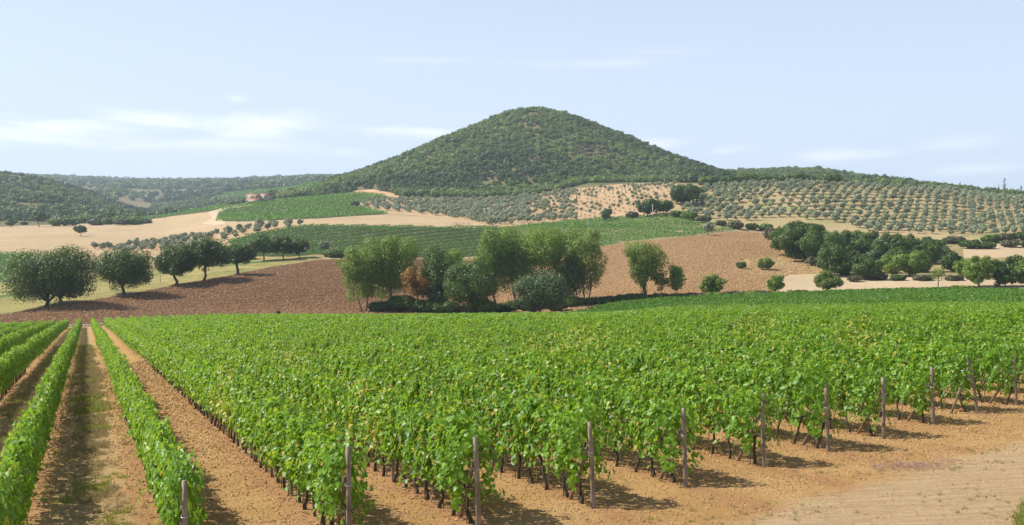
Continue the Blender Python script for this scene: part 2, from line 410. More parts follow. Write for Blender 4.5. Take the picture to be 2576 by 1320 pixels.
# the wooded cone
ccx, ccy = 31.0, 1400.0
rr = np.hypot(GX - ccx, GY - ccy)
prof_r = np.array([0, 30, 60, 90, 130, 160, 200, 240, 290, 350, 400, 500, 620]); prof_z = np.array([221, 218, 208, 195, 178, 164, 147, 132, 113, 90, 68, 20, -30.]) + EYE - 5
cone = pchip(prof_r, prof_z[:, None], np.clip(rr, 0, 620).ravel())[:, 0].reshape(rr.shape)
k = 5.0
cone = cone + (fbm(GX / 90, GY / 90, 4, 5) - .5) * 8 * np.clip(rr / 160, .03, 1)
tmp = np.where(rr < 620, k * np.logaddexp(cone / k, tmp / k), tmp)
far = np.clip((GY - 300) / 700, 0, 1)
tmp = tmp + (fbm(GX / 140, GY / 140, 4, 11) - .5) * 14 * np.clip((GY - 950) / 400, 0, 1) * np.clip((rr - 350) / 200, 0, 1)
tmp = tmp + (fbm(GX / 45, GY / 45, 3, 3) - .5) * 1.6 * np.clip((GY - 290) / 60, 0, 1)
tmp = tmp + (fbm(GX / 14, GY / 14, 3, 8) - .5) * .22 * np.clip((GY - 20) / 20, 0, 1)
LZ = tmp
def ground(X, Y):
    X = np.asarray(X, float); Y = np.asarray(Y, float)
    Yc = np.clip(Y, 20.001, 4990); px = np.clip(CX + F * X / Yc, LPX[0], LPX[-1] - .01)
    a = (px - LPX[0]) / 6.0; b = (np.log(Yc) - math.log(20)) / .004
    i = np.clip(a.astype(int), 0, len(LPX) - 2); j = np.clip(b.astype(int), 0, len(LY) - 2); u = a - i; v = b - j
    z = (LZ[j, i] * (1 - u) + LZ[j, i + 1] * u) * (1 - v) + (LZ[j + 1, i] * (1 - u) + LZ[j + 1, i + 1] * u) * v
    return np.where(Y < 20, -.01515 * Y + .04 * X, z)
def proj(X, Y, Z): return CX + F * X / Y, HY - F * (Z - EYE) / Y
LPY = HY - F * (LZ - EYE) / LY[:, None]
LRUN = np.minimum.accumulate(LPY, axis=0)          # skyline so far, per column: what is lower than this is hidden
def locate(px, py, y0=20, y1=5000):
    """point of the ground seen at this spot of the photograph, between two distances"""
    i = int(np.clip(round((px - LPX[0]) / 6), 0, len(LPX) - 1)); m = (LY >= y0) & (LY <= y1)
    ys = LY[m]; p = LPY[m, i]; j = np.argmin(np.abs(p - py)); Y = ys[j]; X = (px - CX) / F * Y
    return X, Y
def at(px, Y, sink=0.0):
    X = (px - CX) / F * Y
    return (X, Y, float(ground(X, Y)) - sink)

# ------------------------------------------------------------------ fields: zones of the ground
def pip(px, py, poly):
    n = len(poly); ins = np.zeros(px.shape, bool)
    for i in range(n):
        x1, y1 = poly[i]; x2, y2 = poly[(i + 1) % n]
        if y1 == y2: continue
        c = ((y1 > py) != (y2 > py)) & (px < (x2 - x1) * (py - y1) / (y2 - y1) + x1); ins ^= c
    return ins
def sdist(px, py, poly):
    d = np.full(px.shape, 1e9); n = len(poly)
    for i in range(n):
        x1, y1 = poly[i]; x2, y2 = poly[(i + 1) % n]; vx, vy = x2 - x1, y2 - y1
        t = np.clip(((px - x1) * vx + (py - y1) * vy) / (vx * vx + vy * vy + 1e-9), 0, 1)
        d = np.minimum(d, np.hypot(px - x1 - t * vx, py - y1 - t * vy))
    return np.where(pip(px, py, poly), d, -d)
ZONES = [
 ('farm_track', 640, 1100, [(508, 562), (535, 548), (520, 534), (560, 523), (640, 512), (642, 515), (566, 527), (548, 535), (545, 545), (570, 562), (545, 566)]),
 ('earth_bank', 850, 1200, [(862, 492), (895, 479), (940, 476), (990, 486), (1010, 497), (960, 492), (900, 486)]),
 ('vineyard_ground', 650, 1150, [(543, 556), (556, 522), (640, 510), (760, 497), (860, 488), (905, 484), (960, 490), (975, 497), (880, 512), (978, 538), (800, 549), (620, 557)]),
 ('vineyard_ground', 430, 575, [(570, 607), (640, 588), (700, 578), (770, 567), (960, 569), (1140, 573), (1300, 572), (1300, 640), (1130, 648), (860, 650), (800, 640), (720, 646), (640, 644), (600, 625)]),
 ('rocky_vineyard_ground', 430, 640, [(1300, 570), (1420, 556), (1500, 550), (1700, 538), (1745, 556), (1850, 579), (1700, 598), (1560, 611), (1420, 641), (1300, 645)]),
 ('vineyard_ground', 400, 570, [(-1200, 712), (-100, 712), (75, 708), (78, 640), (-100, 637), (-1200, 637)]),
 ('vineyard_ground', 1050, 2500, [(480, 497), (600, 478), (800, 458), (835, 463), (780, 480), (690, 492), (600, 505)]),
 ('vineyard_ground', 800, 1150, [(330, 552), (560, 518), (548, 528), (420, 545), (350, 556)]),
 ('ploughed_field', 262, 480, [(-1200, 860), (-1200, 806), (-300, 800), (0, 793), (90, 776), (310, 742), (443, 716), (590, 690), (700, 668), (790, 655), (860, 650), (1120, 652), (1120, 860)]),
 ('dry_bank', 300, 470, [(1832, 668), (1870, 652), (1930, 643), (2000, 650), (2060, 668), (2088, 688), (2000, 694), (1900, 690), (1850, 680)]),
 ('pale_field', 296, 420, [(1985, 780), (1960, 730), (1920, 712), (1985, 692), (2110, 684), (2200, 690), (2330, 692), (2430, 700), (2520, 705), (3900, 705), (3900, 780)]),
 ('ploughed_hillside', 262, 560, [(1120, 860), (1120, 652), (1290, 648), (1420, 641), (1560, 611), (1700, 598), (1850, 582), (1930, 588), (1990, 600), (2070, 655), (2110, 684), (1985, 692), (1920, 712), (1960, 730), (1985, 800), (1700, 860)]),
 ('pale_field', 420, 520, [(2425, 648), (2420, 622), (2575, 608), (3900, 604), (3900, 652)]),
 ('meadow', 270, 480, [(-1200, 806), (-300, 800), (0, 793), (90, 776), (310, 742), (443, 716), (590, 690), (700, 668), (790, 655), (800, 640), (640, 646), (560, 662), (390, 676), (240, 690), (75, 708), (-100, 712), (-1200, 712)]),
 ('stubble_field', 480, 1000, [(-1200, 637), (0, 633), (100, 630), (230, 616), (400, 598), (545, 577), (660, 562), (765, 566), (960, 569), (1140, 573), (1235, 571), (1225, 566), (1130, 549), (978, 538), (800, 549), (545, 557), (540, 531), (360, 551), (330, 558), (0, 570), (-1200, 572)]),
 ('grove_ground', 520, 960, [(75, 640), (230, 616), (400, 598), (545, 577), (660, 562), (770, 566), (700, 578), (640, 588), (570, 607), (560, 640), (300, 690), (75, 708)]),
 ('grove_ground', 560, 1000, [(880, 514), (960, 500), (1280, 500), (1400, 480), (1560, 462), (1705, 458), (1690, 500), (1640, 540), (1500, 552), (1235, 572), (1130, 549), (975, 536)]),
 ('grassy_grove_ground', 500, 950, [(1660, 548), (1755, 472), (1850, 462), (2000, 458), (2575, 485), (3900, 500), (3900, 600), (2330, 606), (2180, 600), (1950, 575), (1850, 580), (1745, 552)]),
]
px_in = np.arange(-40, 2620, 9.0)
px_all = np.concatenate([np.arange(-1290, -40, 50.0), px_in, np.arange(2640, 3890, 50.0)])
Yr = np.concatenate([np.exp(np.arange(math.log(9), math.log(255), .014)), np.exp(np.arange(math.log(256), math.log(1000), .0055)), np.exp(np.arange(math.log(1003), math.log(4980), .011))])
PX, YY = np.meshgrid(px_all, Yr)
XX = (PX - CX) / F * YY; ZZ = ground(XX, YY); PY = HY - F * (ZZ - EYE) / YY
nr, nc = PX.shape
Vt = np.stack([XX, YY, ZZ], -1).reshape(-1, 3)
edgeY = np.interp(PX.ravel(), [-1300, 1400, 1500, 3900], [264, 264, 302, 302])
wob = (fbm(Vt[:, 0] / 9, Vt[:, 1] / 9, 3, 21) - .5) * 5
idx = np.arange(nr * nc).reshape(nr, nc)
quads = np.stack([idx[:-1, :-1], idx[:-1, 1:], idx[1:, 1:], idx[1:, :-1]], -1).reshape(-1, 4)
verts = [tuple(v) for v in Vt]
faces = [tuple(q) for q in quads.tolist()]
# field values per vertex (grown when faces are cut)
fields = [((Yr[-1] * 0 + edgeY) - Vt[:, 1]) * .4]           # zone 0: near vineyard soil
for (nm, y0, y1, poly) in ZONES:
    s = sdist(PX.ravel(), PY.ravel(), poly) + wob * .5
    s = np.minimum(s, np.minimum(Vt[:, 1] - y0, y1 - Vt[:, 1]) * .3)
    fields.append(s)
# default split: far country / scrub
sc1 = (Vt[:, 1] - 840) * .3
paf = fbm(Vt[:, 0] / 260, Vt[:, 1] / 420, 4, 40)
pas = np.minimum(np.where((PX.ravel() > 150) & (PX.ravel() < 620), 1, -1) * 8, (Vt[:, 1] - 2100) * .02)
pas = np.minimum(pas, (paf - .50) * 60)
fields += [np.minimum(pas, sc1), sc1]
names = ['soil'] + [z[0] for z in ZONES] + ['pasture', 'woodland_floor', 'scrubland']
Fv = [list(f) for f in np.array(fields).T.tolist()]
cur = faces; out_faces = {}
for zi in range(len(fields)):
    rest = []; mine = out_faces.setdefault(names[zi], []); ecache = {}
    for f in cur:
        s = [Fv[v][zi] for v in f]; mx = max(s); mn = min(s)
        if mn >= 0: mine.append(f); continue
        if mx <= 0: rest.append(f); continue
        a = []; b = []; n = len(f)
        for i in range(n):
            v = f[i]; w = f[(i + 1) % n]; sv = s[i]; sw = s[(i + 1) % n]
            (a if sv >= 0 else b).append(v)
            if (sv >= 0) != (sw >= 0):
                kx = (v, w) if v < w else (w, v); e = ecache.get(kx)
                if e is None:
                    t = sv / (sv - sw); p, q = verts[v], verts[w]
                    e = len(verts); ecache[kx] = e
                    verts.append(tuple(p[c] + (q[c] - p[c]) * t for c in range(3)))
                    Fv.append([x + (y - x) * t for x, y in zip(Fv[v], Fv[w])])
                a.append(e); b.append(e)
        if len(a) > 2: mine.append(tuple(a))
        if len(b) > 2: rest.append(tuple(b))
    cur = rest
out_faces.setdefault('scrubland', []).extend(cur)
VA = np.array(verts)
def submesh(name, fl, mat):
    used = sorted({v for f in fl for v in f}); mp = {v: i for i, v in enumerate(used)}
    by = {}
    for f in fl: by.setdefault(len(f), []).append([mp[v] for v in f])
    me = mesh_np(name, VA[used], [np.array(x) for x in by.values()], True); me.materials.append(mat)
    return me
gnames = {'soil': 'vineyard_soil'}
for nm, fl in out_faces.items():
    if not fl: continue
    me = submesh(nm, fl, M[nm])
    if nm == 'soil':
        co = np.zeros(len(me.vertices) * 3); me.vertices.foreach_get('co', co); co = co.reshape(-1, 3)
        X, Y = co[:, 0], co[:, 1]; c = (X + .406 * Y - ROW_C0) / ROW_S
        fattr(me, 'rowc', c)
        fattr(me, 'grassy', np.clip(1.15 - (c + .45) * 2.0, 0, 1) * .95)
        # the track: strip beyond the row ends on the camera's side
        s = (22.27 + .843 * X - Y) / 1.31
        fattr(me, 'track', np.clip((s - 2.3) / 2.6, 0, 1) * np.clip((X + 3.0) / 5, 0, 1))
    tag(obj(gnames.get(nm, nm), me), kind='structure')
# ground under and behind the camera
mbk = MB(); xs = np.concatenate([[-900, -300, -120], np.arange(-60, 61, 6), [120, 300, 900]]); ys = np.array([-300, -120, -60, -30, -15, -5, 2, 9.0])
Xb, Yb = np.meshgrid(xs, ys); Xb = np.where(Yb > 20, Xb, Xb); Vb = np.stack([Xb, Yb, ground(Xb, Yb) - .03], -1).reshape(-1, 3)
ib = np.arange(len(Vb)).reshape(Xb.shape); qb = np.stack([ib[:-1, :-1], ib[:-1, 1:], ib[1:, 1:], ib[1:, :-1]], -1).reshape(-1, 4)
meb = mesh_np('headland', Vb, [qb], True); meb.materials.append(M['soil'])
cb = (Vb[:, 0] + .406 * Vb[:, 1] - ROW_C0) / ROW_S; fattr(meb, 'rowc', cb); fattr(meb, 'grassy', np.clip(1.15 - (cb + .45) * 2.0, 0, 1) * .95)
sb = (22.27 + .843 * Vb[:, 0] - Vb[:, 1]) / 1.31; fattr(meb, 'track', np.clip((sb - 2.3) / 2.6, 0, 1) * np.clip((Vb[:, 0] + 3.0) / 5, 0, 1))
tag(obj('headland', meb), kind='structure')

# ------------------------------------------------------------------ scattering (only for things nobody could count)
def scatter(name, P, rot, scl, idxs, variants, kind='stuff', label=None, cat=None):
    """one object that instances the variant meshes on its points"""
    n = len(P)
    me = bpy.data.meshes.new(name); me.vertices.add(n); me.vertices.foreach_set('co', np.ascontiguousarray(P, dtype=np.float32).ravel())
    a = me.attributes.new('rot', 'FLOAT_VECTOR', 'POINT'); a.data.foreach_set('vector', np.ascontiguousarray(rot, dtype=np.float32).ravel())
    a = me.attributes.new('scl', 'FLOAT_VECTOR', 'POINT'); a.data.foreach_set('vector', np.ascontiguousarray(scl, dtype=np.float32).ravel())
    a = me.attributes.new('idx', 'INT', 'POINT'); a.data.foreach_set('value', np.ascontiguousarray(idxs, dtype=np.int32))
    o = obj(name, me); o['kind'] = kind
    if label: o['label'] = label
    if cat: o['category'] = cat
    c = bpy.data.collections.new(name + '_kinds')
    for i, vm in enumerate(variants):
        vo = bpy.data.objects.new('%02d' % i + '_' + name, vm); c.objects.link(vo)
    ng = bpy.data.node_groups.new(name + '_scatter', 'GeometryNodeTree')
    ng.interface.new_socket('Geometry', in_out='INPUT', socket_type='NodeSocketGeometry')
    ng.interface.new_socket('Geometry', in_out='OUTPUT', socket_type='NodeSocketGeometry')
    gi = ng.nodes.new('NodeGroupInput'); go = ng.nodes.new('NodeGroupOutput')
    ci = ng.nodes.new('GeometryNodeCollectionInfo'); ci.inputs['Collection'].default_value = c
    ci.inputs['Separate Children'].default_value = True; ci.inputs['Reset Children'].default_value = True
    ip = ng.nodes.new('GeometryNodeInstanceOnPoints'); ip.inputs['Pick Instance'].default_value = True
    def na(nm, t):
        x = ng.nodes.new('GeometryNodeInputNamedAttribute'); x.data_type = t; x.inputs['Name'].default_value = nm; return x.outputs['Attribute']
    e2r = ng.nodes.new('FunctionNodeEulerToRotation')
    L = ng.links.new
    L(gi.outputs[0], ip.inputs['Points']); L(ci.outputs[0], ip.inputs['Instance']); L(na('idx', 'INT'), ip.inputs['Instance Index'])
    L(na('rot', 'FLOAT_VECTOR'), e2r.inputs[0]); L(e2r.outputs[0], ip.inputs['Rotation']); L(na('scl', 'FLOAT_VECTOR'), ip.inputs['Scale'])
    L(ip.outputs[0], go.inputs[0])
    md = o.modifiers.new('scatter', 'NODES'); md.node_group = ng
    return o
def euler_z(n): 
    r = np.zeros((n, 3)); r[:, 2] = rng.uniform(0, 6.283, n); return r

# ------------------------------------------------------------------ foliage geometry
def leaf_quads(P, Nrm, size, asp=0.62, r=rng):
    """rhombic leaf cards at P facing Nrm; returns V, quads"""
    n = len(P); Nrm = Nrm / (np.linalg.norm(Nrm, axis=1)[:, None] + 1e-9)
    t = r.normal(size=(n, 3)); t -= Nrm * (t * Nrm).sum(1)[:, None]; t /= np.linalg.norm(t, axis=1)[:, None] + 1e-9
    b = np.cross(Nrm, t); s = (size * r.uniform(.65, 1.35, n))[:, None]
    V = np.stack([P - t * s * .5, P + b * s * .5 * asp, P + t * s * .5, P - b * s * .5 * asp], 1)
    V[:, 1] += Nrm * s * .1; V[:, 3] += Nrm * s * .1
    return V.reshape(-1, 3), np.arange(4 * n).reshape(n, 4)
def crown_mesh(name, clumps, nleaf, size, mat, r, shell=.55, up=.25, upper=None):
    """clumps (k,6): centre and radii. leaves fill the outer part of every clump"""
    cl = np.asarray(clumps, float); vol = (cl[:, 3] * cl[:, 4] * cl[:, 5]) ** .67; pk = vol / vol.sum()
    k = r.choice(len(cl), nleaf, p=pk); d = r.normal(size=(nleaf, 3)); d /= np.linalg.norm(d, axis=1)[:, None]
    rad = 1.04 - shell * r.random(nleaf) ** 1.8
    P = cl[k, :3] + d * cl[k, 3:] * rad[:, None]
    nr = d / cl[k, 3:]; nr /= np.linalg.norm(nr, axis=1)[:, None]
    nr = nr + np.array([0, 0, up]) + r.normal(size=(nleaf, 3)) * .38
    V, q = leaf_quads(P, nr, size, .85, r)
    me = mesh_np(name, V, [q]); me.materials.append(mat)
    ct = r.random(len(cl)); t = np.clip(ct[k] * .55 + r.random(nleaf) * .45, 0, 1)
    fattr(me, 'tint', np.repeat(t, 4))
    return me
def limbs(mb, base, targets, r0, fork, r, n=7):
    """trunk up to the fork height with limbs bending out to the targets"""
    base = np.asarray(base, float); fk = np.asarray(fork, float)
    m1 = base * .66 + fk * .34 + r.normal(size=3) * r0 * .5; m2 = base * .33 + fk * .67 + r.normal(size=3) * r0 * .6
    mb.tube([base - [0, 0, .3], base + [0, 0, .05], m1, m2, fk], [r0 * 1.55, r0 * 1.25, r0, r0 * .9, r0 * .75], n)
    for t in targets:
        t = np.asarray(t, float); d = t - fk; L = np.linalg.norm(d)
        a = fk + d * .35 + [0, 0, L * .10] + r.normal(size=3) * L * .05; b = fk + d * .7 + [0, 0, L * .07] + r.normal(size=3) * L * .05
        rr_ = r0 * r.uniform(.32, .6)
        mb.tube([fk - [0, 0, r0 * .4], a, b, t], [rr_ * 1.1, rr_ * .8, rr_ * .45, rr_ * .12], 5, cap=False)
        for q in range(2):
            s = a + (b - a) * r.random(); e = s + (r.normal(size=3) * [1, 1, .7] + [0, 0, .5]) * L * .22
            mb.tube([s, (s + e) / 2 + r.normal(size=3) * .1, e], [rr_ * .4, rr_ * .25, rr_ * .06], 4, cap=False)

def tree_parts(style, H, W, seed, leafmat, bark='bark', nleaf=5000, size=.36, base_frac=.25, kcl=26, gap=1.0, stems=1, r0=None, depth=None):
    """crown and trunk meshes of one tree with its base at the origin"""
    r = np.random.default_rng(seed); D = depth or W; cz = H * (1 + base_frac) / 2; rz = H * (1 - base_frac) / 2
    cl = []; tries = 0
    while len(cl) < kcl and tries < 4000:
        tries += 1
        u = r.uniform(-1, 1, 3)
        if style == 'round':
            if np.hypot(u[0], u[1]) ** 2.6 + abs(u[2]) ** (2.4 if u[2] > 0 else 4.5) > 1: continue
            if np.linalg.norm(u) < .45 and r.random() < .6: continue
        elif style == 'tall':
            if np.hypot(u[0], u[1]) > (1 - .35 * max(u[2], 0) - .35 * max(-u[2], 0)) or abs(u[2]) > .95: continue
        elif style == 'vase':
            if np.hypot(u[0], u[1]) > .62 + .35 * (u[2] + 1) / 2 or (abs(u[2]) > .9): continue
        elif style == 'bush':
            if np.linalg.norm(u * [1, 1, .8]) > 1: continue
        elif style == 'cypress':
            if np.hypot(u[0], u[1]) > .75 * (1 - (u[2] + 1) / 2) ** .5 + .1: continue
        nu = np.linalg.norm(u) + 1e-6
        if r.random() < .6: u = u * (r.uniform(.78, 1.0) / max(nu, .5)) if style in ('round', 'bush') else u
        ang_ = math.atan2(u[1], u[0]); u = u * (.9 + .14 * math.sin(2 * ang_ + seed) + .10 * math.sin(6.2 * u[2] + seed * 1.7 + ang_))
        rc = (.062 * (W + D) + .02 * rz) * r.uniform(.5, 1.45) * gap
        zz = cz + np.clip(u[2], -1, 1) * max(rz - rc, rz * .2)
        cl.append([u[0] * (W / 2 - rc * .8), u[1] * (D / 2 - rc * .8), zz, rc, rc, rc * (1.15 if style in ('vase', 'tall') else .85)])
    cl = np.array(cl)
    lai = .45 if style in ('vase', 'tall') else .85
    nleaf = int(min(17000, lai * (nleaf < 300 and .3 or 1) * (12.57 * cl[:, 3] ** 2).sum() / (.43 * size * size)))
    cm = crown_mesh('crown', cl, nleaf, size, leafmat, r)
    mb = MB(); R0 = r0 or H * (.014 if style in ('vase', 'tall') else .024)
    fz = H * (base_frac + .12) if style != 'bush' else H * .15
    for sidx in range(stems):
        off = np.array([0, 0, 0.]) if stems == 1 else np.array([r.uniform(-1, 1) * R0 * 2.2, r.uniform(-1, 1) * R0 * 2, 0])
        fk = np.array([off[0] * 2.5 + r.normal() * W * .03, off[1] * 2 + r.normal() * .1, fz * r.uniform(.85, 1.15)])
        sel = r.choice(len(cl), min(len(cl), 9 if stems == 1 else 5), replace=False)
        limbs(mb, off, [cl[q, :3] for q in sel], R0 / (stems ** .5), fk, r)
    tm = mb.mesh('trunk', [M[bark]], True)
    return cm, tm
def plant_tree(name, label, cat, px, Y, cm, tm, sc=1.0, rz=0.0, group=None, sink=.1, lean=0.0):
    t = thing(name, label, cat, at(px, Y, sink), rz, sc, group)
    if lean: t.rotation_euler[1] = lean
    obj('crown', cm, t); obj('trunk', tm, t)
    return t

# ================================================================== THE VINEYARD
def vine_leaves(seed, n=440, length=1.16, zlo=.68, zhi=1.93, thick=.21, yellow=.02, size=.108, endv=False):
    r = np.random.default_rng(seed)
    u = r.uniform(-.5, .5, n); ph = r.uniform(0, 6.28, 3)
    # ragged lower and upper edge along the row
    lo = zlo + .14 * np.sin(u * 7 + ph[0]) + (r.random(n) ** 3) * -.12; hi = zhi + .10 * np.sin(u * 9 + ph[1]) + (r.random(n) ** 4) * .42
    tz = r.beta(1.25, 1.05, n); z = lo + (hi - lo) * tz
    w = thick * (1.0 + .35 * np.sin(tz * 3.1)) * (1 + .25 * np.sin(u * 8 + z * 5 + ph[2]))
    side = np.where(r.random(n) < .5, -1, 1.); y = side * w * (1 - .5 * r.random(n) ** 1.5)
    top = r.random(n) < .16; y = np.where(top, r.uniform(-1, 1, n) * w * .8, y); z = np.where(top, hi - .05 * r.random(n), z)
    for sh in range(int(r.integers(4, 9))):          # loose shoots above the wires and out of the sides
        m_ = int(r.integers(6, 11)); i0 = r.integers(0, n - m_); tt = np.linspace(.1, 1, m_); us = r.uniform(-.5, .5); up_ = r.random() < .65
        u[i0:i0 + m_] = us + tt * r.normal() * .18 + r.normal(size=m_) * .02
        z[i0:i0 + m_] = (zhi - .1 + tt * r.uniform(.25, .6) - tt ** 2 * .08) if up_ else (r.uniform(zlo, zhi) - tt ** 2 * .25)
        y[i0:i0 + m_] = tt * r.normal() * (.2 if up_ else .0) + (0 if up_ else (thick + tt * r.uniform(.15, .4)) * (1 if r.random() < .5 else -1)) + r.normal(size=m_) * .03
    pk_ = np.sin(u * 11 + ph[0]) * np.sin(z * 6.5 + ph[1] + u * 3)     # pockets where the wall of leaves opens
    keep = (pk_ > -.55) | (r.random(n) < .35) | (z > zhi)
    y = np.where(pk_ < -.3, y * .6, y)
    u, y, z, tz, side, top = u[keep], y[keep], z[keep], tz[keep], side[keep], top[keep]; n = len(u)
    P = np.stack([u * length, y, z], 1)
    Nn = np.stack([r.normal(size=n) * .55, np.where(top, r.normal(size=n) * .5, side * 1.0 + r.normal(size=n) * .4), np.where(top, 1.0, .45) + r.normal(size=n) * .35], 1)
    if endv: Nn[:, 0] += np.where(u < -.1, -1.0, 0)
    Nn /= np.linalg.norm(Nn, axis=1)[:, None]
    # blade hangs: midrib runs down
    dn = np.array([0, 0, -1.0]) + r.normal(size=(n, 3)) * .55; T = dn - Nn * (dn * Nn).sum(1)[:, None]; T /= np.linalg.norm(T, axis=1)[:, None]
    B = np.cross(Nn, T); s = (size * r.uniform(.6, 1.25, n))[:, None]
    tpl = [(0, .04, 0), (.30, -.20, .05), (.62, .18, .10), (.34, .46, .05), (.36, .76, .08), (0, 1.1, -.08), (-.36, .76, .08), (-.34, .46, .05), (-.62, .18, .10), (-.30, -.20, .05)]
    V = np.stack([P + B * s * a + T * s * b + Nn * s * c for a, b, c in tpl], 1).reshape(-1, 3)
    i = np.arange(n)[:, None] * 10
    q = np.vstack([i + np.array([[0, 1, 2, 3, 4, 5]]), i + np.array([[0, 5, 6, 7, 8, 9]])])
    me = mesh_np('foliage', V, [q]); me.materials.append(M['vine_leaf'])
    t = np.clip(r.beta(.8, .9, n) * .75 + .25 * np.clip((z - zlo) / (zhi - zlo), 0, 1) * r.random(n), 0, 1)
    fattr(me, 'tint', np.repeat(t, 10)); fattr(me, 'yellow', np.repeat((r.random(n) < yellow) * r.uniform(.6, 1, n), 10))
    return me
def vine_trunk(seed):
    r = np.random.default_rng(seed); mb = MB(); p = [np.array([r.normal() * .03, r.normal() * .02, -.08])]
    lean = r.normal() * .09
    for i in range(1, 6):
        p.append(np.array([lean * i * .5 + r.normal() * .018, r.normal() * .02, -.08 + i * .178]))
    mb.tube(p, [.052, .042, .033, .031, .033, .036], 6)
    for s in (-1, 1):
        q = [p[-1], p[-1] + [s * .14, r.normal() * .02, .05], p[-1] + [s * .34, r.normal() * .02, .04 + r.normal() * .02], p[-1] + [s * .55, 0, .03]]
        mb.tube(q, [.028, .022, .017, .011], 5)
    for s in range(4):
        a = p[-1] + [r.uniform(-.4, .4), 0, .04]; b = a + [r.normal() * .1, r.normal() * .08, .4]
        mb.tube([a, (a + b) / 2 + r.normal(size=3) * .03, b], [.008, .006, .004], 4, cap=False)
    return mb.mesh('trunk', [M['vine_bark']], True)
VL = [vine_leaves(100 + i, n=int(rng.integers(430, 640)), yellow=.07) for i in range(9)]
VLE = [vine_leaves(130 + i, n=600, length=1.1, zlo=.5, zhi=1.9, thick=.33, yellow=.01, endv=True) for i in range(3)]
VLY = [vine_leaves(140 + i, n=440, yellow=.42 if i else .25) for i in range(2)]
VLF = [vine_leaves(150 + i, n=230, length=1.3, size=.17, yellow=.06, thick=.3) for i in range(5)]       # beyond 90 m: fewer, larger sprays
VT = [vine_trunk(60 + i) for i in range(7)]
mb = MB(); mb.tube([(0, 0, -.05), (.01, 0, .6), (0, .01, 1.25)], [.011, .011, .010], 5); STK = mb.mesh('stake', [M['stake']])
U = np.array([-.406, 1.0]) / math.hypot(.406, 1); ROWANG = math.atan2(U[1], U[0])
ENDS = [(-5.46, 17.67), (-3.09, 20.0), (-.67, 21.29), (1.77, 22.85), (4.11, 24.87), (6.51, 27.11), (8.83, 29.22), (11.08, 31.21), (13.49, 33.55), (15.85, 35.75), (17.98, 37.42)]
def row_start(kk):
    """where the row's end post stands: crossing of the row with the headland line"""
    c = ROW_C0 + ROW_S * kk
    if 0 <= kk <= 10: return np.array(ENDS[int(kk)])
    Y = (21.85 + .865 * c) / (1 + .865 * .406); return np.array([c - .406 * Y, Y])
def far_end(px): return np.interp(px, [-1300, 1450, 1700, 2000, 2300, 2575, 3200], [258, 258, 243, 214, 189, 172, 150])
vines = []
for kk in range(-34, 62):
    s0 = row_start(kk)
    if kk < -1: s0 = s0 + 0.0
    n = int(300 / .95)
    for i in range(n):
        p = s0 + U * (.55 + .95 * i + rng.normal() * .04)
        if p[1] < 8: continue
        px = CX + F * p[0] / p[1]
        if px < -420 or px > 3050 or p[1] > far_end(px): continue
        if p[1] < 60 and (px < -250 or px > 2900): continue
        if i > 3 and rng.random() < .022: continue
        vines.append((p[0], p[1], kk, i, px))
vines = np.array(vines)
inview = (vines[:, 4] > -30) & (vines[:, 4] < 2605)
pyb = HY - F * (ground(vines[:, 0], vines[:, 1]) + 1.2 - EYE) / vines[:, 1]
inview &= pyb < 1330
order = np.argsort(np.where(inview, vines[:, 1], 1e9)); near = set(order[:300].tolist())
ON = ['', 'first', 'second', 'third', 'fourth', 'fifth', 'sixth', 'seventh', 'eighth', 'ninth', 'tenth', 'eleventh', 'twelfth', 'thirteenth', 'fourteenth', 'fifteenth', 'sixteenth', 'seventeenth', 'eighteenth', 'nineteenth']
def nth(n):
    if n < 20: return ON[n]
    tn = ['', '', 'twenty', 'thirty', 'forty', 'fifty', 'sixty', 'seventy', 'eighty', 'ninety'][n // 10 % 10]
    return (tn[:-1] + 'ieth') if n % 10 == 0 else tn + '-' + ON[n % 10]
def rowname(kk):
    kk = int(kk)
    if kk < -1: return 'row beyond the lower left corner row'
    if kk == -1: return 'row at the lower left corner'
    return nth(kk + 2) + ' vine row from the left'
ypatch = [(560, 1050), (960, 1070), (1370, 920), (1480, 900), (740, 940), (2160, 900), (1900, 870)]
rest = []
for i, (X, Y, kk, j, px) in enumerate(vines):
    z = float(ground(X, Y)); py = HY - F * (z + 1.0 - EYE) / Y
    yel = any(math.hypot((px - a) / 60, (py - b) / 45) < 1 for a, b in ypatch)
    if i in near:
        if j == 0: lab = 'bushy grapevine at the end post, ' + rowname(kk); vm = VLE[int(rng.integers(3))]
        elif yel: lab = 'yellowing grapevine, ' + nth(int(j) + 1) + ' behind the end post, ' + rowname(kk); vm = VLY[int(rng.integers(2))]
        else: lab = 'green grapevine, ' + nth(int(j) + 1) + ' behind the end post, ' + rowname(kk); vm = VL[int(rng.integers(9))]
        t = thing('grapevine', lab, 'grapevine', (X, Y, z), ROWANG + (math.pi if j == 0 else (math.pi if rng.random() < .5 else 0)), group='grapevines in the trellised rows')
        if j == 0: t.rotation_euler[2] = ROWANG
        t.scale = (1, rng.uniform(.8, 1.25) * (.72 if kk <= 0 else 1), rng.uniform(.86, 1.08) * (.95 if kk <= 0 else 1))
        fo = obj('foliage', vm, t); fo['kind'] = 'stuff'; obj('trunk', VT[int(rng.integers(7))], t)
        st = obj('stake', STK, t); st.location = (.07, .03, 0)
    else:
        rest.append((X, Y, z, Y > 95, yel, kk))
rest = np.array(rest); nr_ = len(rest)
rot = np.zeros((nr_, 3)); rot[:, 2] = ROWANG + np.where(rng.random(nr_) < .5, math.pi, 0)
scl = np.ones((nr_, 3)); scl[:, 2] = rng.uniform(.84, 1.09, nr_); scl[:, 1] = rng.uniform(.8, 1.3, nr_) * np.where(rest[:, 5] <= 0, .72, 1)
idn = rng.integers(0, 9, nr_); idn = np.where(rest[:, 4] > 0, 9 + rng.integers(0, 2, nr_), idn); idn = np.where(rest[:, 3] > 0, 11 + rng.integers(0, 5, nr_), idn)
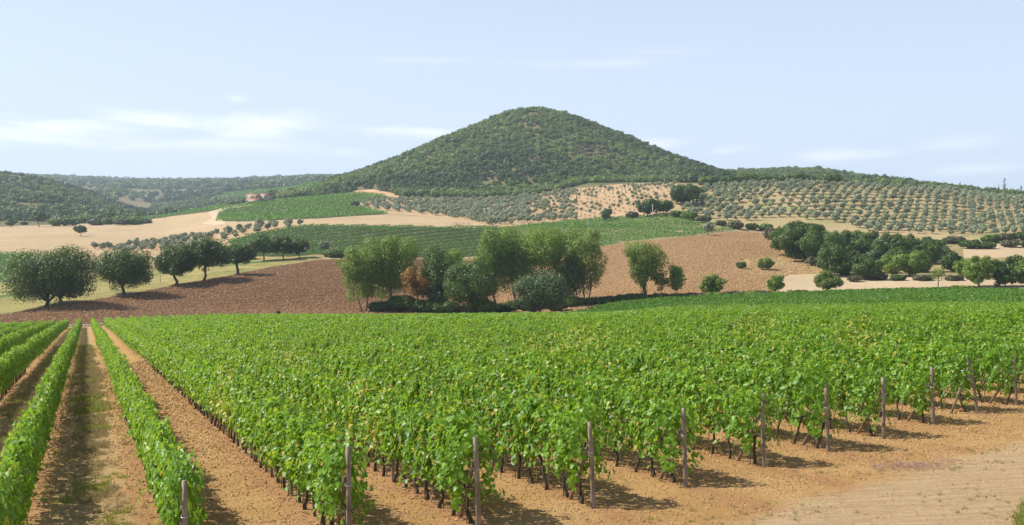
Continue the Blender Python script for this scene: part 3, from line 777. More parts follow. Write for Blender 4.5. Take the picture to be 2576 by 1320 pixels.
scatter('vine_rows', rest[:, :3], rot, scl, idn, VL + VLY + VLF, label='long rows of green grapevines filling the vineyard', cat='vineyard')
mid = rest[rest[:, 1] < 80]
scatter('vine_trunks', mid[:, :3], rot[rest[:, 1] < 80], np.ones((len(mid), 3)), rng.integers(0, 7, len(mid)), VT)

# second block of vines behind, rows across
blk = []
for Yq in np.arange(150, 420, 2.6):
    for Xq in np.arange(-20, 330, 1.15):
        Yp = Yq - Xq * .16; 
        if Yp < 100: continue
        px = CX + F * Xq / Yp
        if px < 1395 or px > 3050: continue
        lo = float(far_end(px)) + 5; hi = np.interp(px, [1395, 1480, 1560, 3050], [264, 285, 300, 300])
        if Yp < lo or Yp > hi: continue
        blk.append((Xq, Yp + rng.normal() * .06))
blk = np.array(blk); nb = len(blk)
rot = np.zeros((nb, 3)); rot[:, 2] = -.16 + np.where(rng.random(nb) < .5, math.pi, 0)
scl = np.ones((nb, 3)); scl[:, 2] = rng.uniform(.85, 1.0, nb)
VLD = [vine_leaves(180 + i, n=150, length=1.3, size=.23, yellow=.0, thick=.3) for i in range(4)]
for v in VLD: v.materials[0] = M['block_vine']
scatter('far_block_vines', np.column_stack([blk, ground(blk[:, 0], blk[:, 1])]), rot, scl, rng.integers(0, 4, nb), VLD, label='darker green block of vines behind the main vineyard', cat='vineyard')

# posts, braces, wires
def post_mesh(name, H, r0, seed, lean=0.0, below=.3):
    r = np.random.default_rng(seed); mb = MB(); k = 7; t = np.linspace(0, 1, k)
    p = np.stack([lean * t + .012 * np.sin(t * 5 + seed), .012 * np.cos(t * 4 + seed), -below + t * (H + below)], 1)
    mb.tube(p, r0 * (1 - .14 * t) * (1 + .04 * r.normal(size=k)), 10)
    return mb.mesh(name, [M['post_wood']], True)
post_words = {-1: 'short weathered wooden post at the lower left corner of the vineyard', 0: 'weathered wooden end post beside the left grassy lane',
    1: 'tall grey wooden end post nearest the middle of the picture bottom', 2: 'slim leaning wooden post cut by the bottom edge beside dark leaves', 3: 'wooden end post with brace, third from the left cut post',
    4: 'brown end post half hidden by vine leaves with shaded base', 5: 'straight bare wooden end post standing clear of its row', 6: 'dark leaning end post with white tie, two along from clear post',
    7: 'short leaning brown end post before the white tied one', 8: 'end post with white wire tie high on its shaft', 9: 'end post forming an upturned V with its brace', 10: 'last wooden end post at the right edge of the picture'}
for kk in range(-1, 16):
    s = row_start(kk); z = float(ground(*s)); r = np.random.default_rng(900 + kk)
    off = 0 ; s = s + U * off
    lab = post_words.get(kk, 'wooden end post beyond the right edge, %s from the last visible post' % nth(kk - 10) if kk > 10 else '')
    t = thing('end_post', lab, 'post', (s[0], s[1], float(ground(*s))), 0, group='end posts of the vine rows')
    lean = {9: .0}.get(kk, .07 + r.normal() * .03)
    pm = post_mesh('shaft', 1.86 + r.normal() * .04 + (.12 if kk == 1 else 0), .056, kk + 3, -lean)
    obj('shaft', pm, t)
    if kk == 9: t.rotation_euler = (0, R(-9), 0)
    # brace: leans against the post from inside the row
    mb = MB(); b0 = np.array([U[0] * 1.25, U[1] * 1.25, -.15]); b1 = np.array([-.08 + U[0] * .06, U[1] * .06, 1.36])
    if kk == 9: b0 = np.array([-.92, .25, -.15]); b1 = np.array([-.03, .03, 1.62])
    mb.tube([b0, (b0 + b1) / 2 + [.01, .02, 0], b1], [.045, .043, .040], 8); obj('brace', mb.mesh('brace', [M['post_wood']], True), t)
    mb = MB(); th = np.linspace(0, 2 * np.pi, 13)
    hz = 1.22 if kk != 9 else 1.38; hx = -lean * (hz + .3) / 2.16
    mb.tube(np.stack([hx + .063 * np.cos(th), .063 * np.sin(th), hz + .02 * np.sin(th)], 1), .009, 5, cap=False)
    if kk in (6, 8, 9): mb.tube([(hx - .05, 0, hz), (hx - .14, .1, hz + .08), (hx - .28, .2, hz + .12)], .012, 5)
    obj('wire_tie', mb.mesh('wire_tie', [M['tie'] if kk in (6, 8, 9) else M['wire']]), t)
    # trellis wires of this row
    L_ = 42.0; mb = MB()
    for hz in (.82, 1.25, 1.68):
        pts = []
        for q in np.linspace(0, L_, 15):
            a = s + U * q; pts.append((a[0], a[1], float(ground(*a)) + hz - .01 * math.sin(q)))
        mb.tube(pts, .005, 3, cap=False)
    tw = obj('trellis_wire', mb.mesh('trellis_wire', [M['wire']])); tag(tw, 'thin metal trellis wires strung along the ' + rowname(kk), 'wire', 'wires of the vine trellis')
LP = post_mesh('line_post', 2.12, .042, 50, .02)
for kk in range(-3, 16):
    s0 = row_start(kk)
    for i in range(1, 9):
        s = s0 + U * (6.0 * i + .1 * ((kk * 7) % 5))
        px = CX + F * s[0] / s[1]
        if px < -60 or px > 2640: continue
        o = obj('line_post', LP, None, (s[0], s[1], float(ground(*s))), rng.uniform(0, 6), (1, 1, rng.uniform(.90, 1.03)))
        tag(o, nth(i) + ' thin wooden post inside the leaves, ' + rowname(kk), 'post', 'posts standing inside the vine rows')

# clods, stones, litter, tufts
def lump(seed, mat, flat=.7):
    r = np.random.default_rng(seed)
    bm = __import__('bmesh').new(); __import__('bmesh').ops.create_icosphere(bm, subdivisions=1, radius=.5)
    for v in bm.verts: v.co *= r.uniform(.72, 1.25); v.co.z *= flat
    me = bpy.data.meshes.new('clod'); bm.to_mesh(me); bm.free(); me.materials.append(mat); return me
CL = [lump(i, M['clod']) for i in range(5)]
pts = []
n = 1000000
X = rng.uniform(-32, 34, n); Y = rng.uniform(12.5, 95, n); c = (X + .406 * Y - ROW_C0) / ROW_S; px = CX + F * X / Y
s = (22.27 + .843 * X - Y) / 1.31; trk = np.clip((s - 2.3) / 2.2, 0, 1) * np.clip((X + 3) / 5, 0, 1)
den = (1 - .93 * trk) * np.where((c < -.02), .28 + .6 * (np.abs(c - np.round(c)) < .2), 1.0) * np.clip(20 / Y, .1, 1) ** 1.3 * (.3 + 1.3 * fbm(X / 1.1, Y / 1.1, 3, 66))
kp = (rng.random(n) < den) & (px > -80) & (px < 2660)
X = X[kp]; Y = Y[kp]; n = len(X); print('clods', n)
sz = .014 + .055 * rng.random(n) ** 2.6; sz *= np.clip(Y / 26, .9, 3.0)
scatter('soil_clods', np.column_stack([X, Y, ground(X, Y) + sz * .12]), rng.uniform(0, 6.28, (n, 3)) * [.15, .15, 1], np.repeat(sz[:, None], 3, 1) * rng.uniform(.7, 1.3, (n, 3)), rng.integers(0, 5, n), CL)
# fallen red leaves under the rows
mb = MB(); mb.add([(0, 0, 0), (.5, -.1, .12), (.45, .5, .05), (0, 1, .1), (-.45, .5, .16), (-.5, -.1, .02)], [(0, 1, 2, 3), (0, 3, 4, 5)]); DL = mb.mesh('dry_leaf', [M['dry_leaf']])
n = 20000; X = rng.uniform(-14, 30, n); Y = rng.uniform(13, 55, n); c = (X + .406 * Y - ROW_C0) / ROW_S; s = (22.27 + .843 * X - Y) / 1.31
kp = ((np.abs(c - np.round(c)) < .26) & (fbm(X / 1.5, Y / 1.5, 3, 5) > .52)) & (s < .8)
X = X[kp]; Y = Y[kp]; n = len(X); sz = rng.uniform(.04, .085, n)
scatter('fallen_leaves', np.column_stack([X, Y, ground(X, Y) + .02]), rng.uniform(-.5, .5, (n, 3)) + np.column_stack([np.zeros(n), np.zeros(n), rng.uniform(0, 6, n)]), np.repeat(sz[:, None], 3, 1), np.zeros(n), [DL])
# twigs
mb = MB(); 
for i in range(5):
    a = rng.normal(size=3) * [.2, .2, .02] + [0, 0, .03]; b = a + rng.normal(size=3) * [.3, .3, .03]; mb.tube([a, (a + b) / 2 + [0, 0, .03], b], [.006, .005, .003], 4, cap=False)
TW = mb.mesh('twigs', [M['twig']])
n = 900; X = rng.uniform(-12, 30, n); Y = rng.uniform(13, 50, n); kp = fbm(X / 2.5, Y / 2.5, 3, 77) > .5; X = X[kp]; Y = Y[kp]
tx, ty = locate(2300, 1175, 20, 60); X = np.concatenate([X, tx + rng.normal(size=60) * .7]); Y = np.concatenate([Y, ty + rng.normal(size=60) * .35]); n = len(X)
scatter('dry_twigs', np.column_stack([X, Y, ground(X, Y) + .01]), euler_z(n), np.repeat(rng.uniform(.5, 1.0, n)[:, None], 3, 1), np.zeros(n), [TW])
# grass tufts
def tuft(seed, mat, nb=26, h=.16, sp=.11):
    r = np.random.default_rng(seed); V = []; q = []
    for i in range(nb):
        b = np.array([r.normal() * sp * .6, r.normal() * sp * .6, -.01]); d = np.array([r.normal() * .5, r.normal() * .5, 1.0]); d /= np.linalg.norm(d); hh = h * r.uniform(.5, 1.3)
        w = np.cross(d, [r.normal(), r.normal(), 0]); w = w / np.linalg.norm(w) * .006; m = b + d * hh * .55; e = b + d * hh + [r.normal() * .03, r.normal() * .03, -hh * .12]
        k0 = len(V); V += [b - w, b + w, m + w * .9, m - w * .9, e]; q.append((k0, k0 + 1, k0 + 2, k0 + 3))
        q.append((k0 + 3, k0 + 2, k0 + 4, k0 + 4))
    q = np.array(q); t = q[1::2, :3]; me = mesh_np('tuft', np.array(V), [q[0::2], t]); me.materials.append(mat)
    fattr(me, 'tint', np.repeat(r.random(nb), 5)); return me
M['dry_grass'] = leaf_mat('dry_grass', (.24, .18, .075), (.47, .37, .18), .25, (.5, .4, .2), .6)
M['green_grass'] = leaf_mat('green_grass', (.13, .16, .03), (.36, .36, .07), .3, (.4, .45, .06), .5)
TF = [tuft(i, M['dry_grass']) for i in range(4)] + [tuft(10 + i, M['green_grass']) for i in range(4)]
n = 60000; Y = 13 * np.exp(rng.random(n) * math.log(130 / 13)); lane = rng.integers(-4, 1, n); c = lane - .5 + rng.normal(size=n) * .13; X = ROW_C0 + ROW_S * c - .406 * Y; px = CX + F * X / Y
fb = fbm(X / .9, Y / 1.8, 3, 31); kp = (px > -60) & (rng.random(n) < .6 * np.clip((fb - .38) * 4, .05, 1))
X = X[kp]; Y = Y[kp]; fb = fb[kp]; n = len(X); g = fbm(X / 1.6 + 9, Y / 2.6, 3, 90) + rng.normal(size=n) * .05 > .60
print('tufts', n)
sz = rng.uniform(.4, .95, n) * np.clip(Y / 25, .8, 2.2)
scatter('lane_grass', np.column_stack([X, Y, ground(X, Y)]), euler_z(n), np.repeat(sz[:, None], 3, 1), np.where(g, 4, 0) + rng.integers(0, 4, n), TF)
# green grass in the lower right corner, sparse dry tufts on the headland
n = 5200; X = rng.normal(size=n) * 1.1 + 10.1; Y = rng.normal(size=n) * 1.2 + 19.7; kp = ((X - 9.7) * .8 - (Y - 20.0) * .45 > .05 + rng.normal(size=n) * .12); X = X[kp]; Y = Y[kp]
n2 = 2600; X2 = rng.uniform(-1, 26, n2); Y2 = rng.uniform(15, 40, n2); s2 = (22.27 + .843 * X2 - Y2) / 1.31
kp = (s2 > 1.5) & (fbm(X2 / 2, Y2 / 2, 3, 55) > .52); X2 = X2[kp]; Y2 = Y2[kp]
ii = np.concatenate([4 + rng.integers(0, 4, len(X)), np.where(rng.random(len(X2)) < .3, 4, 0) + rng.integers(0, 4, len(X2))])
sz = np.concatenate([rng.uniform(.35, .8, len(X)), rng.uniform(.25, .6, len(X2))]); X = np.concatenate([X, X2]); Y = np.concatenate([Y, Y2]); n = len(X)
scatter('headland_grass', np.column_stack([X, Y, ground(X, Y)]), euler_z(n), np.repeat(sz[:, None], 3, 1), ii, TF)

# ================================================================== ploughed land clods
def in_zone(X, Y, polys, y0, y1):
    Z = ground(X, Y); px, py = proj(X, Y, Z); m = np.zeros(len(X), bool)
    for p in polys: m |= pip(px, py, p)
    return m & (Y > y0) & (Y < y1) & (px > -200) & (px < 2800), Z
PC = [lump(20 + i, M['plough_clod'], .6) for i in range(4)] + [lump(30 + i, M['hill_clod'], .6) for i in range(4)]
zp = [z[3] for z in ZONES if z[0] == 'ploughed_field']; zh = [z[3] for z in ZONES if z[0] == 'ploughed_hillside']
n = 170000; Y = rng.uniform(264, 480, n); X = (rng.uniform(-150, 1120, n) - CX) / F * Y; m, Z = in_zone(X, Y, zp, 264, 480)
A = np.column_stack([X, Y, Z])[m]; ia = rng.integers(0, 4, len(A))
n = 170000; Y = rng.uniform(264, 560, n); X = (rng.uniform(1120, 2120, n) - CX) / F * Y; m, Z = in_zone(X, Y, zh, 264, 560)
edge = np.interp(CX + F * X / Y, [1400, 1500], [264, 302]); m &= Y > edge
B = np.column_stack([X, Y, Z])[m]; ib_ = 4 + rng.integers(0, 4, len(B))
print('plough clods', len(A), len(B))
P = np.vstack([A, B]); sz = .16 + .75 * rng.random(len(P)) ** 2.6
scatter('ploughed_clods', P, euler_z(len(P)), np.repeat(sz[:, None], 3, 1) * rng.uniform(.7, 1.4, (len(P), 3)), np.concatenate([ia, ib_]), PC)

# ================================================================== distant vineyards
def far_rows(name, poly, y0, y1, ang, spacing, mat, label, qpm=5, hgt=1.6, size=.55, thin=0.0, step=1.0, wav=0.0, cut=None, wid=.28):
    """rows of leafy hedge, one mesh: one patch of vines, its rows"""
    xs = [locate(p[0], p[1], y0, y1) for p in poly]; xmin = min(x for x, y in xs) - 30; xmax = max(x for x, y in xs) + 30
    d = np.array([math.cos(ang), math.sin(ang)]); nrm = np.array([-d[1], d[0]]); cxy = np.array([(xmin + xmax) / 2, (y0 + y1) / 2]); Rr = math.hypot(xmax - xmin, y1 - y0) / 2
    P = []
    for o_ in np.arange(-Rr, Rr, spacing):
        t = np.arange(-Rr, Rr, step) + rng.random() * step; q = cxy + nrm * o_ + d * t[:, None] + nrm * (wav * np.sin(t / 40))[:, None]; P.append(q)
    P = np.vstack(P); P = P[(P[:, 1] > y0) & (P[:, 1] < y1)]; Z = ground(P[:, 0], P[:, 1]); px, py = proj(P[:, 0], P[:, 1], Z)
    m = pip(px, py, poly) & (px > -160) & (px < 2740)
    if cut is not None:
        m &= np.abs(py - np.interp(px, [p[0] for p in cut], [p[1] for p in cut])) > 1.3
    if thin: m &= fbm(P[:, 0] / 9, P[:, 1] / 9, 3, 12) > thin * np.clip((px - 1560) / 250, .2, 1)
    P = np.column_stack([P, Z])[m]; n = len(P) * qpm
    Q = np.repeat(P, qpm, 0) + np.column_stack([rng.normal(size=n) * step * .35, rng.normal(size=n) * wid, np.abs(rng.normal(size=n)) * .2 + hgt * rng.uniform(.15, .9, n)])
    nn = rng.normal(size=(n, 3)) * .6 + [0, -.45, .8]
    V, q = leaf_quads(Q, nn, size, .75)
    me = mesh_np(name, V, [q]); me.materials.append(mat); fattr(me, 'tint', np.repeat(np.clip(rng.random(n) * .6 + .4 * fbm(Q[:, 0] / 12, Q[:, 1] / 12, 2, 4), 0, 1), 4))
    o = obj(name, me); tag(o, label, 'vineyard', kind='stuff'); print(name, n); return o
Zp = [z for z in ZONES if 'vineyard' in z[0]]
far_rows('vine_rows', Zp[1][3], 430, 575, R(36), 8.6, M['far_vine'], 'dark green vineyard in curved rows behind the ploughed field', 13, 1.15, .6, step=.8, wav=3.0, wid=.3)
far_rows('vine_rows', Zp[2][3], 430, 640, R(30), 7.6, M['far_vine'], 'thinning vineyard on the slope with pale bare patches', 12, 1.1, .6, thin=.42, step=.8, wid=.3)
far_rows('vine_rows', Zp[3][3], 400, 570, R(8), 3.6, M['far_vine'], 'dark green vineyard at the left edge behind the meadow', 4, 1.7, .7, step=1.0)
far_rows('vine_rows', Zp[0][3], 650, 1150, R(7), 3.4, M['far_vine_bright'], 'bright green vineyard in front of the farmhouse', 3, 1.8, 1.05, step=1.5, cut=[(540, 532), (618, 533), (700, 529), (876, 519), (960, 512)])
far_rows('vine_rows', Zp[4][3], 1050, 2500, R(12), 9.0, M['far_vine_bright'], 'hazy green vineyard on the slope behind the farmhouse', 3, 2.2, 2.6, step=4.5)
far_rows('vine_rows', Zp[5][3], 800, 1150, R(40), 3.5, M['far_vine'], 'narrow green vineyard strip left of the farm track', 3, 1.8, 1.0, step=1.5)

# ================================================================== olive groves
def olive_meshes(seed, H=4.5, W=5.0, nleaf=430, mat='olive_leaf', size=.52):
    return tree_parts('round', H, W, seed, M[mat], 'bark', nleaf, size, .10, 16, 1.15, r0=.17)
OL = [olive_meshes(300 + i) for i in range(7)]
OLS = [olive_meshes(320 + i, 3.6, 3.2, 150, size=.42) for i in range(4)]
groves = []
def grove(poly, y0, y1, ang, sa, sb, jit, sc, label, group, var, thinf=None):
    xs = [locate(p[0], p[1], y0, y1)[0] for p in poly]; xmin, xmax = min(xs) - 20, max(xs) + 20
    d = np.array([math.cos(ang), math.sin(ang)]); nrm = np.array([-d[1], d[0]]); cxy = np.array([(xmin + xmax) / 2, (y0 + y1) / 2]); Rr = math.hypot(xmax - xmin, y1 - y0) / 2
    for a in np.arange(-Rr, Rr, sa):
        for bi, b in enumerate(np.arange(-Rr, Rr, sb)):
            p = cxy + d * a + nrm * b + rng.normal(size=2) * jit
            if not (y0 < p[1] < y1): continue
            z = float(ground(*p)); px, py = proj(p[0], p[1], z)
            if px < -120 or px > 2700: continue
            if not pip(np.array([px]), np.array([py]), poly)[0]: continue
            run = LRUN[min(len(LY) - 1, int((math.log(p[1]) - math.log(20)) / .004)), int(np.clip((px - LPX[0]) / 6, 0, len(LPX) - 1))]
            if py - F * 4 / p[1] > run + 2: continue
            if rng.random() < .055: continue
            s = sc * rng.uniform(.68, 1.25)
            if thinf: s *= thinf(px, py)
            groves.append((p[0], p[1], z, s, label, group, var, bi, px))
g_right = [(1700, 535), (1765, 474), (1850, 466), (2000, 462), (2575, 488), (3000, 500), (3000, 590), (2400, 592), (2200, 585), (2120, 560), (1950, 548), (1850, 560), (1760, 545)]
g_mid = [(880, 516), (945, 503), (1280, 503), (1400, 484), (1560, 468), (1700, 462), (1680, 505), (1600, 535), (1500, 548), (1235, 568), (1130, 547), (975, 530)]
g_left = [(230, 626), (400, 606), (545, 585), (660, 566), (770, 566), (700, 580), (640, 592), (570, 612), (520, 628), (300, 640)]
grove(g_right, 500, 900, R(9), 6.0, 9.4, .35, .95, 'silvery olive tree in the planted rows of the right hand grove', 'olive trees of the right grove', OL)
grove(g_mid, 560, 980, R(12), 6.4, 10.5, .4, 1.0, 'silvery olive tree in the grove below the wooded cone hill', 'olive trees of the middle grove', OL, lambda px, py: 1.0 if px < 1330 else (.82 if px < 1450 else .62))
grove(g_left, 540, 800, R(10), 8.0, 8.5, 1.4, .95, 'grey olive tree in the loose strip above the oaks', 'olive trees of the left strip', OL)
size_on = [(g[3] / g[1]) for g in groves]; ordg = np.argsort(-np.array(size_on)); nearg = set(ordg[:300].tolist()); gr = []
print('olives', len(groves))
olab = {}
for gname in {g[5] for g in groves}:
    rows = {}
    for i, g in enumerate(groves):
        if g[5] == gname: rows.setdefault(g[7], []).append(i)
    for q, bi in enumerate(sorted(rows)):
        for w, i in enumerate(sorted(rows[bi], key=lambda i: groves[i][8])):
            olab[i] = 'silvery olive tree, %s from the left in the %s row up the %s' % (nth(w + 1), nth(q + 1), gname.split(' the ')[1])
for i, g in enumerate(groves):
    sparse = g[5] == 'olive trees of the middle grove' and g[3] < .62
    if i in nearg:
        cm, tm = g[6][int(rng.integers(7))]
        t = thing('olive_tree', olab[i], 'olive tree', g[:2] + (g[2] - .1,), rng.uniform(0, 6.28), g[3], g[5]); obj('crown', cm, t); obj('trunk', tm, t)
    else: gr.append((*g[:4], sparse))
gr = np.array(gr)
def join2(a, b):
    """one mesh of a crown and its trunk, for the scattered rest"""
    va = np.zeros(len(a.vertices) * 3); a.vertices.foreach_get('co', va); vb = np.zeros(len(b.vertices) * 3); b.vertices.foreach_get('co', vb)
    va = va.reshape(-1, 3); vb = vb.reshape(-1, 3)
    qa = np.array([tuple(p.vertices) for p in a.polygons]); qb4 = np.array([tuple(p.vertices) for p in b.polygons if len(p.vertices) == 4]) + len(va)
    me = mesh_np(a.name, np.vstack([va, vb]), [qa, qb4]); me.materials.append(a.materials[0]); me.materials.append(b.materials[0])
    me.polygons.foreach_set('material_index', np.array([0] * len(qa) + [1] * len(qb4), dtype=np.int32))
    t = np.zeros(len(va)); a.attributes['tint'].data.foreach_get('value', t); fattr(me, 'tint', np.concatenate([t, np.zeros(len(vb))])); return me
OJ = [join2(*x) for x in OL] + [join2(*x) for x in OLS]
n = len(gr)
if n: scatter('olive_trees', gr[:, :3] - [0, 0, .1], euler_z(n), np.repeat(gr[:, 3:4], 3, 1), np.where(gr[:, 4] > 0, 7 + rng.integers(0, 4, n), rng.integers(0, 7, n)), OJ, label='many more olive trees higher up the groves', cat='olive trees')

# ================================================================== woodland on the hills
WD = []
for i in range(10):
    r = np.random.default_rng(400 + i); cl = []
    for q in range(9):
        a = r.uniform(0, 6.28); d = r.random() ** .5 * .62
        cl.append([math.cos(a) * d, math.sin(a) * d, .55 + r.uniform(-.25, .35) * (1 - d), .42 * r.uniform(.7, 1.2), .42 * r.uniform(.7, 1.2), .38 * r.uniform(.7, 1.2)])
    mt = [M['wood_leaf'], M['wood_leaf'], M['wood_leaf'], M['wood_leaf_light'], M['wood_leaf_light'], M['wood_leaf_light'], M['wood_leaf_dark'], M['wood_leaf_dark'], M['scrub_leaf'], M['scrub_leaf']][i]
    WD.append(crown_mesh('crown', cl, 230, .26, mt, r, .5, .3))
def wood(name, cond, y0, y1, x0, x1, spacing, smin, smax, label, weights, hz=1.0):
    Wd = (x1 - x0) / F * (y0 + y1) / 2; nn = int(Wd * (y1 - y0) / spacing ** 2)
    Y = np.sqrt(rng.uniform(y0 * y0, y1 * y1, nn)); X = (rng.uniform(x0, x1, nn) - CX) / F * Y; Z = ground(X, Y); px, py = proj(X, Y, Z)
    ii = np.clip(((px - LPX[0]) / 6).astype(int), 0, len(LPX) - 1); jj = np.clip(((np.log(Y) - math.log(20)) / .004).astype(int), 0, len(LY) - 1)
    m = (py < LRUN[jj, ii] + F * 9 / Y) & cond(X, Y, px, py); X, Y, Z, px, py = X[m], Y[m], Z[m], px[m], py[m]; n = len(X); print(name, n)
    s = rng.uniform(smin, smax, n) * (.75 + .5 * fbm(X / 60, Y / 60, 3, 19))
    fsel = fbm(X / 110, Y / 110, 4, 23) + rng.normal(size=n) * .07; u = np.clip((fsel - .28) / .44, 0, .999)
    cw = np.cumsum(weights) / np.sum(weights); cat_ = np.searchsorted(cw, u)
    base = np.array([6, 0, 3, 8])[cat_]; cnt = np.array([2, 3, 3, 2])[cat_]; idx_ = base + (rng.random(n) * cnt).astype(int)
    s = s * np.where(base == 8, .62, 1.0)
    scatter(name, np.column_stack([X, Y, Z - .1 * s]), euler_z(n), np.column_stack([s, s, s * rng.uniform(.85, 1.35, n) * hz]), idx_, WD, label=label, cat='woodland')
allz = [(z[3], z[1], z[2]) for z in ZONES]
def free(X, Y, px, py):
    m = np.ones(len(X), bool)
    for p, a, b in allz: m &= ~(pip(px, py + 1, p) & (Y > a) & (Y < b))
    return m
conem = lambda X, Y: np.hypot(X - ccx, Y - ccy) < 440
wood('cone_wood', lambda X, Y, px, py: free(X, Y, px, py) & conem(X, Y) & (Y > 955) & (fbm(X / 25, Y / 25, 3, 2) < .735), 950, 1850, 700, 2150, 5.3, 2.8, 5.2, 'dense woodland covering the cone shaped hill', [.20, .40, .34, .06])
wood('left_hill_wood', lambda X, Y, px, py: free(X, Y, px, py) & (fbm(X / 30, Y / 30, 3, 6) < .60), 1010, 1850, -400, 470, 7.5, 3.6, 6.5, 'dark wooded hill at the left edge', [.55, .25, .06, .14])
wood('valley_wood', lambda X, Y, px, py: free(X, Y, px, py) & ~conem(X, Y) & (fbm(X / 50, Y / 50, 3, 6) < .62), 1100, 2300, 380, 1000, 10, 4.5, 8, 'hazy woods in the valley behind the farmhouse', [.3, .5, .15, .05])
wood('far_ridge_wood', lambda X, Y, px, py: ((paf_(X, Y) < .46) | (py < 452)) & (rng.random(len(X)) < np.where((px > 150) & (px < 620), .8, 1)), 2300, 4500, -400, 1000, 19, 8, 15, 'blue hazy woods on the far ridge', [.4, .5, .1, 0]) if False else None
paf_ = lambda X, Y: fbm(X / 260, Y / 420, 4, 40)
wood('far_ridge_wood', lambda X, Y, px, py: np.where((px > 150) & (px < 620), ((paf_(X, Y) < .50) | (rng.random(len(X)) < .14)), True), 2250, 4480, -400, 1000, 17, 8, 14, 'blue hazy woods on the far ridge', [.4, .5, .1, 0])
wood('right_ridge_wood', lambda X, Y, px, py: free(X, Y, px, py) & ~conem(X, Y), 860, 3400, 1700, 2800, 10.5, 4.2, 7.5, 'wooded ridge behind the right olive grove', [.35, .45, .15, .05])

# ================================================================== individual trees
def T(name, label, cat, px, base_py, W_px, top_py, style, mat, y0, y1, seed, nleaf=4500, bf=.25, bark='bark', size=None, kcl=26, gap=1.0, stems=1, group=None, r0=None, rz=0.0, lean=0.0, dY=None):
    X, Y = locate(px, base_py, y0, y1) if dY is None else (0, dY)
    mpp = Y / F; H = (base_py - top_py) * mpp; W = W_px * mpp
    sz = size or max(.28, Y * .0015)
    kcl = int(kcl * 1.35) + 8
    cm, tm = tree_parts(style, H, W, seed, M[mat], bark, nleaf, sz, bf, kcl, gap, stems, r0)
    return plant_tree(name, label, cat, px, Y, cm, tm, group=group, lean=lean)
# oaks along the ploughed field
T('oak_tree', 'big dark oak, left trunk of the huge pair at the left', 'tree', 118, 771, 212, 603, 'round', 'oak_leaf', 270, 400, 1, 9500, -.03, kcl=66, r0=.55)
T('oak_tree', 'big dark oak, right trunk of the huge pair at the left', 'tree', 158, 769, 200, 605, 'round', 'oak_leaf', 270, 400, 2, 9500, -.02, kcl=62, r0=.5)
T('oak_tree', 'dark spreading oak next to the huge pair, trunk leaning right', 'tree', 312, 741, 172, 608, 'round', 'oak_leaf', 280, 420, 3, 7500, .04, kcl=48, r0=.5)
T('oak_tree', 'middle oak of the row with a forked pollarded trunk', 'tree', 443, 716, 130, 603, 'round', 'oak_leaf', 290, 450, 4, 6000, .12, kcl=38, r0=.5)
T('oak_tree', 'oak with a bent leaning trunk above the ploughed field', 'tree', 512, 705, 150, 587, 'round', 'oak_leaf', 290, 450, 5, 6000, .18, kcl=38, r0=.42, lean=R(7))
T('oak_tree', 'smaller oak with a mossy swollen trunk, last of the row', 'tree', 598, 690, 98, 606, 'round', 'oak_leaf', 300, 470, 6, 3600, .26, kcl=22, r0=.5)
# clump by the track behind
T('oak_tree', 'dark bushy tree at the left of the clump behind the track', 'tree', 664, 655, 75, 584, 'round', 'dark_leaf', 380, 480, 7, 3000, .2)
T('oak_tree', 'round dark tree in the middle of the clump behind the track', 'tree', 712, 652, 70, 590, 'round', 'oak_leaf', 380, 480, 8, 3000, .15)
T('oak_tree', 'round dark tree at the right of the clump behind the track', 'tree', 752, 648, 58, 596, 'round', 'oak_leaf', 380, 480, 9, 2500, .12)
T('bush', 'low green bush left of the clump behind the track', 'bush', 628, 652, 46, 622, 'bush', 'dark_leaf', 380, 480, 10, 1200, 0)
T('olive_tree', 'single grey olive tree in the curved vineyard rows', 'olive tree', 815, 634, 34, 599, 'round', 'olive_leaf', 400, 520, 11, 1100, .15)
T('bush', 'low dark hedge bush right of the single olive', 'bush', 845, 646, 70, 632, 'bush', 'dark_leaf', 400, 520, 12, 900, 0)
T('olive_tree', 'single small round tree alone in the pale stubble field', 'tree', 203, 594, 34, 564, 'round', 'greygreen_leaf', 600, 800, 13, 900, .22)
T('oak_tree', 'dark tree with bare trunk at the far edge of stubble field', 'tree', 98, 571, 38, 528, 'round', 'oak_leaf', 750, 1000, 14, 900, .3)
T('bush', 'round green bush left of the dark bare trunk tree', 'bush', 28, 571, 30, 548, 'bush', 'dark_leaf', 750, 1000, 15, 600, 0)
hb = [(60, 566, 26, 556), (140, 568, 44, 548), (175, 568, 50, 546), (205, 560, 46, 544), (240, 566, 50, 548), (275, 566, 46, 546), (305, 566, 44, 547), (335, 565, 46, 548), (362, 562, 40, 549), (150, 556, 40, 541), (300, 556, 46, 544), (340, 556, 40, 544)]
hb.sort()
for i, (a, b, c, d) in enumerate(hb):
    T('bush', 'green bush of the hedge behind the stubble field, %s from the left' % nth(i + 1), 'bush', a, b, c, d, 'bush', ['dark_leaf', 'ash_leaf', 'scrub_leaf'][i % 3], 700, 1000, 500 + i, 600, 0, group='bushes of the far stubble hedge')
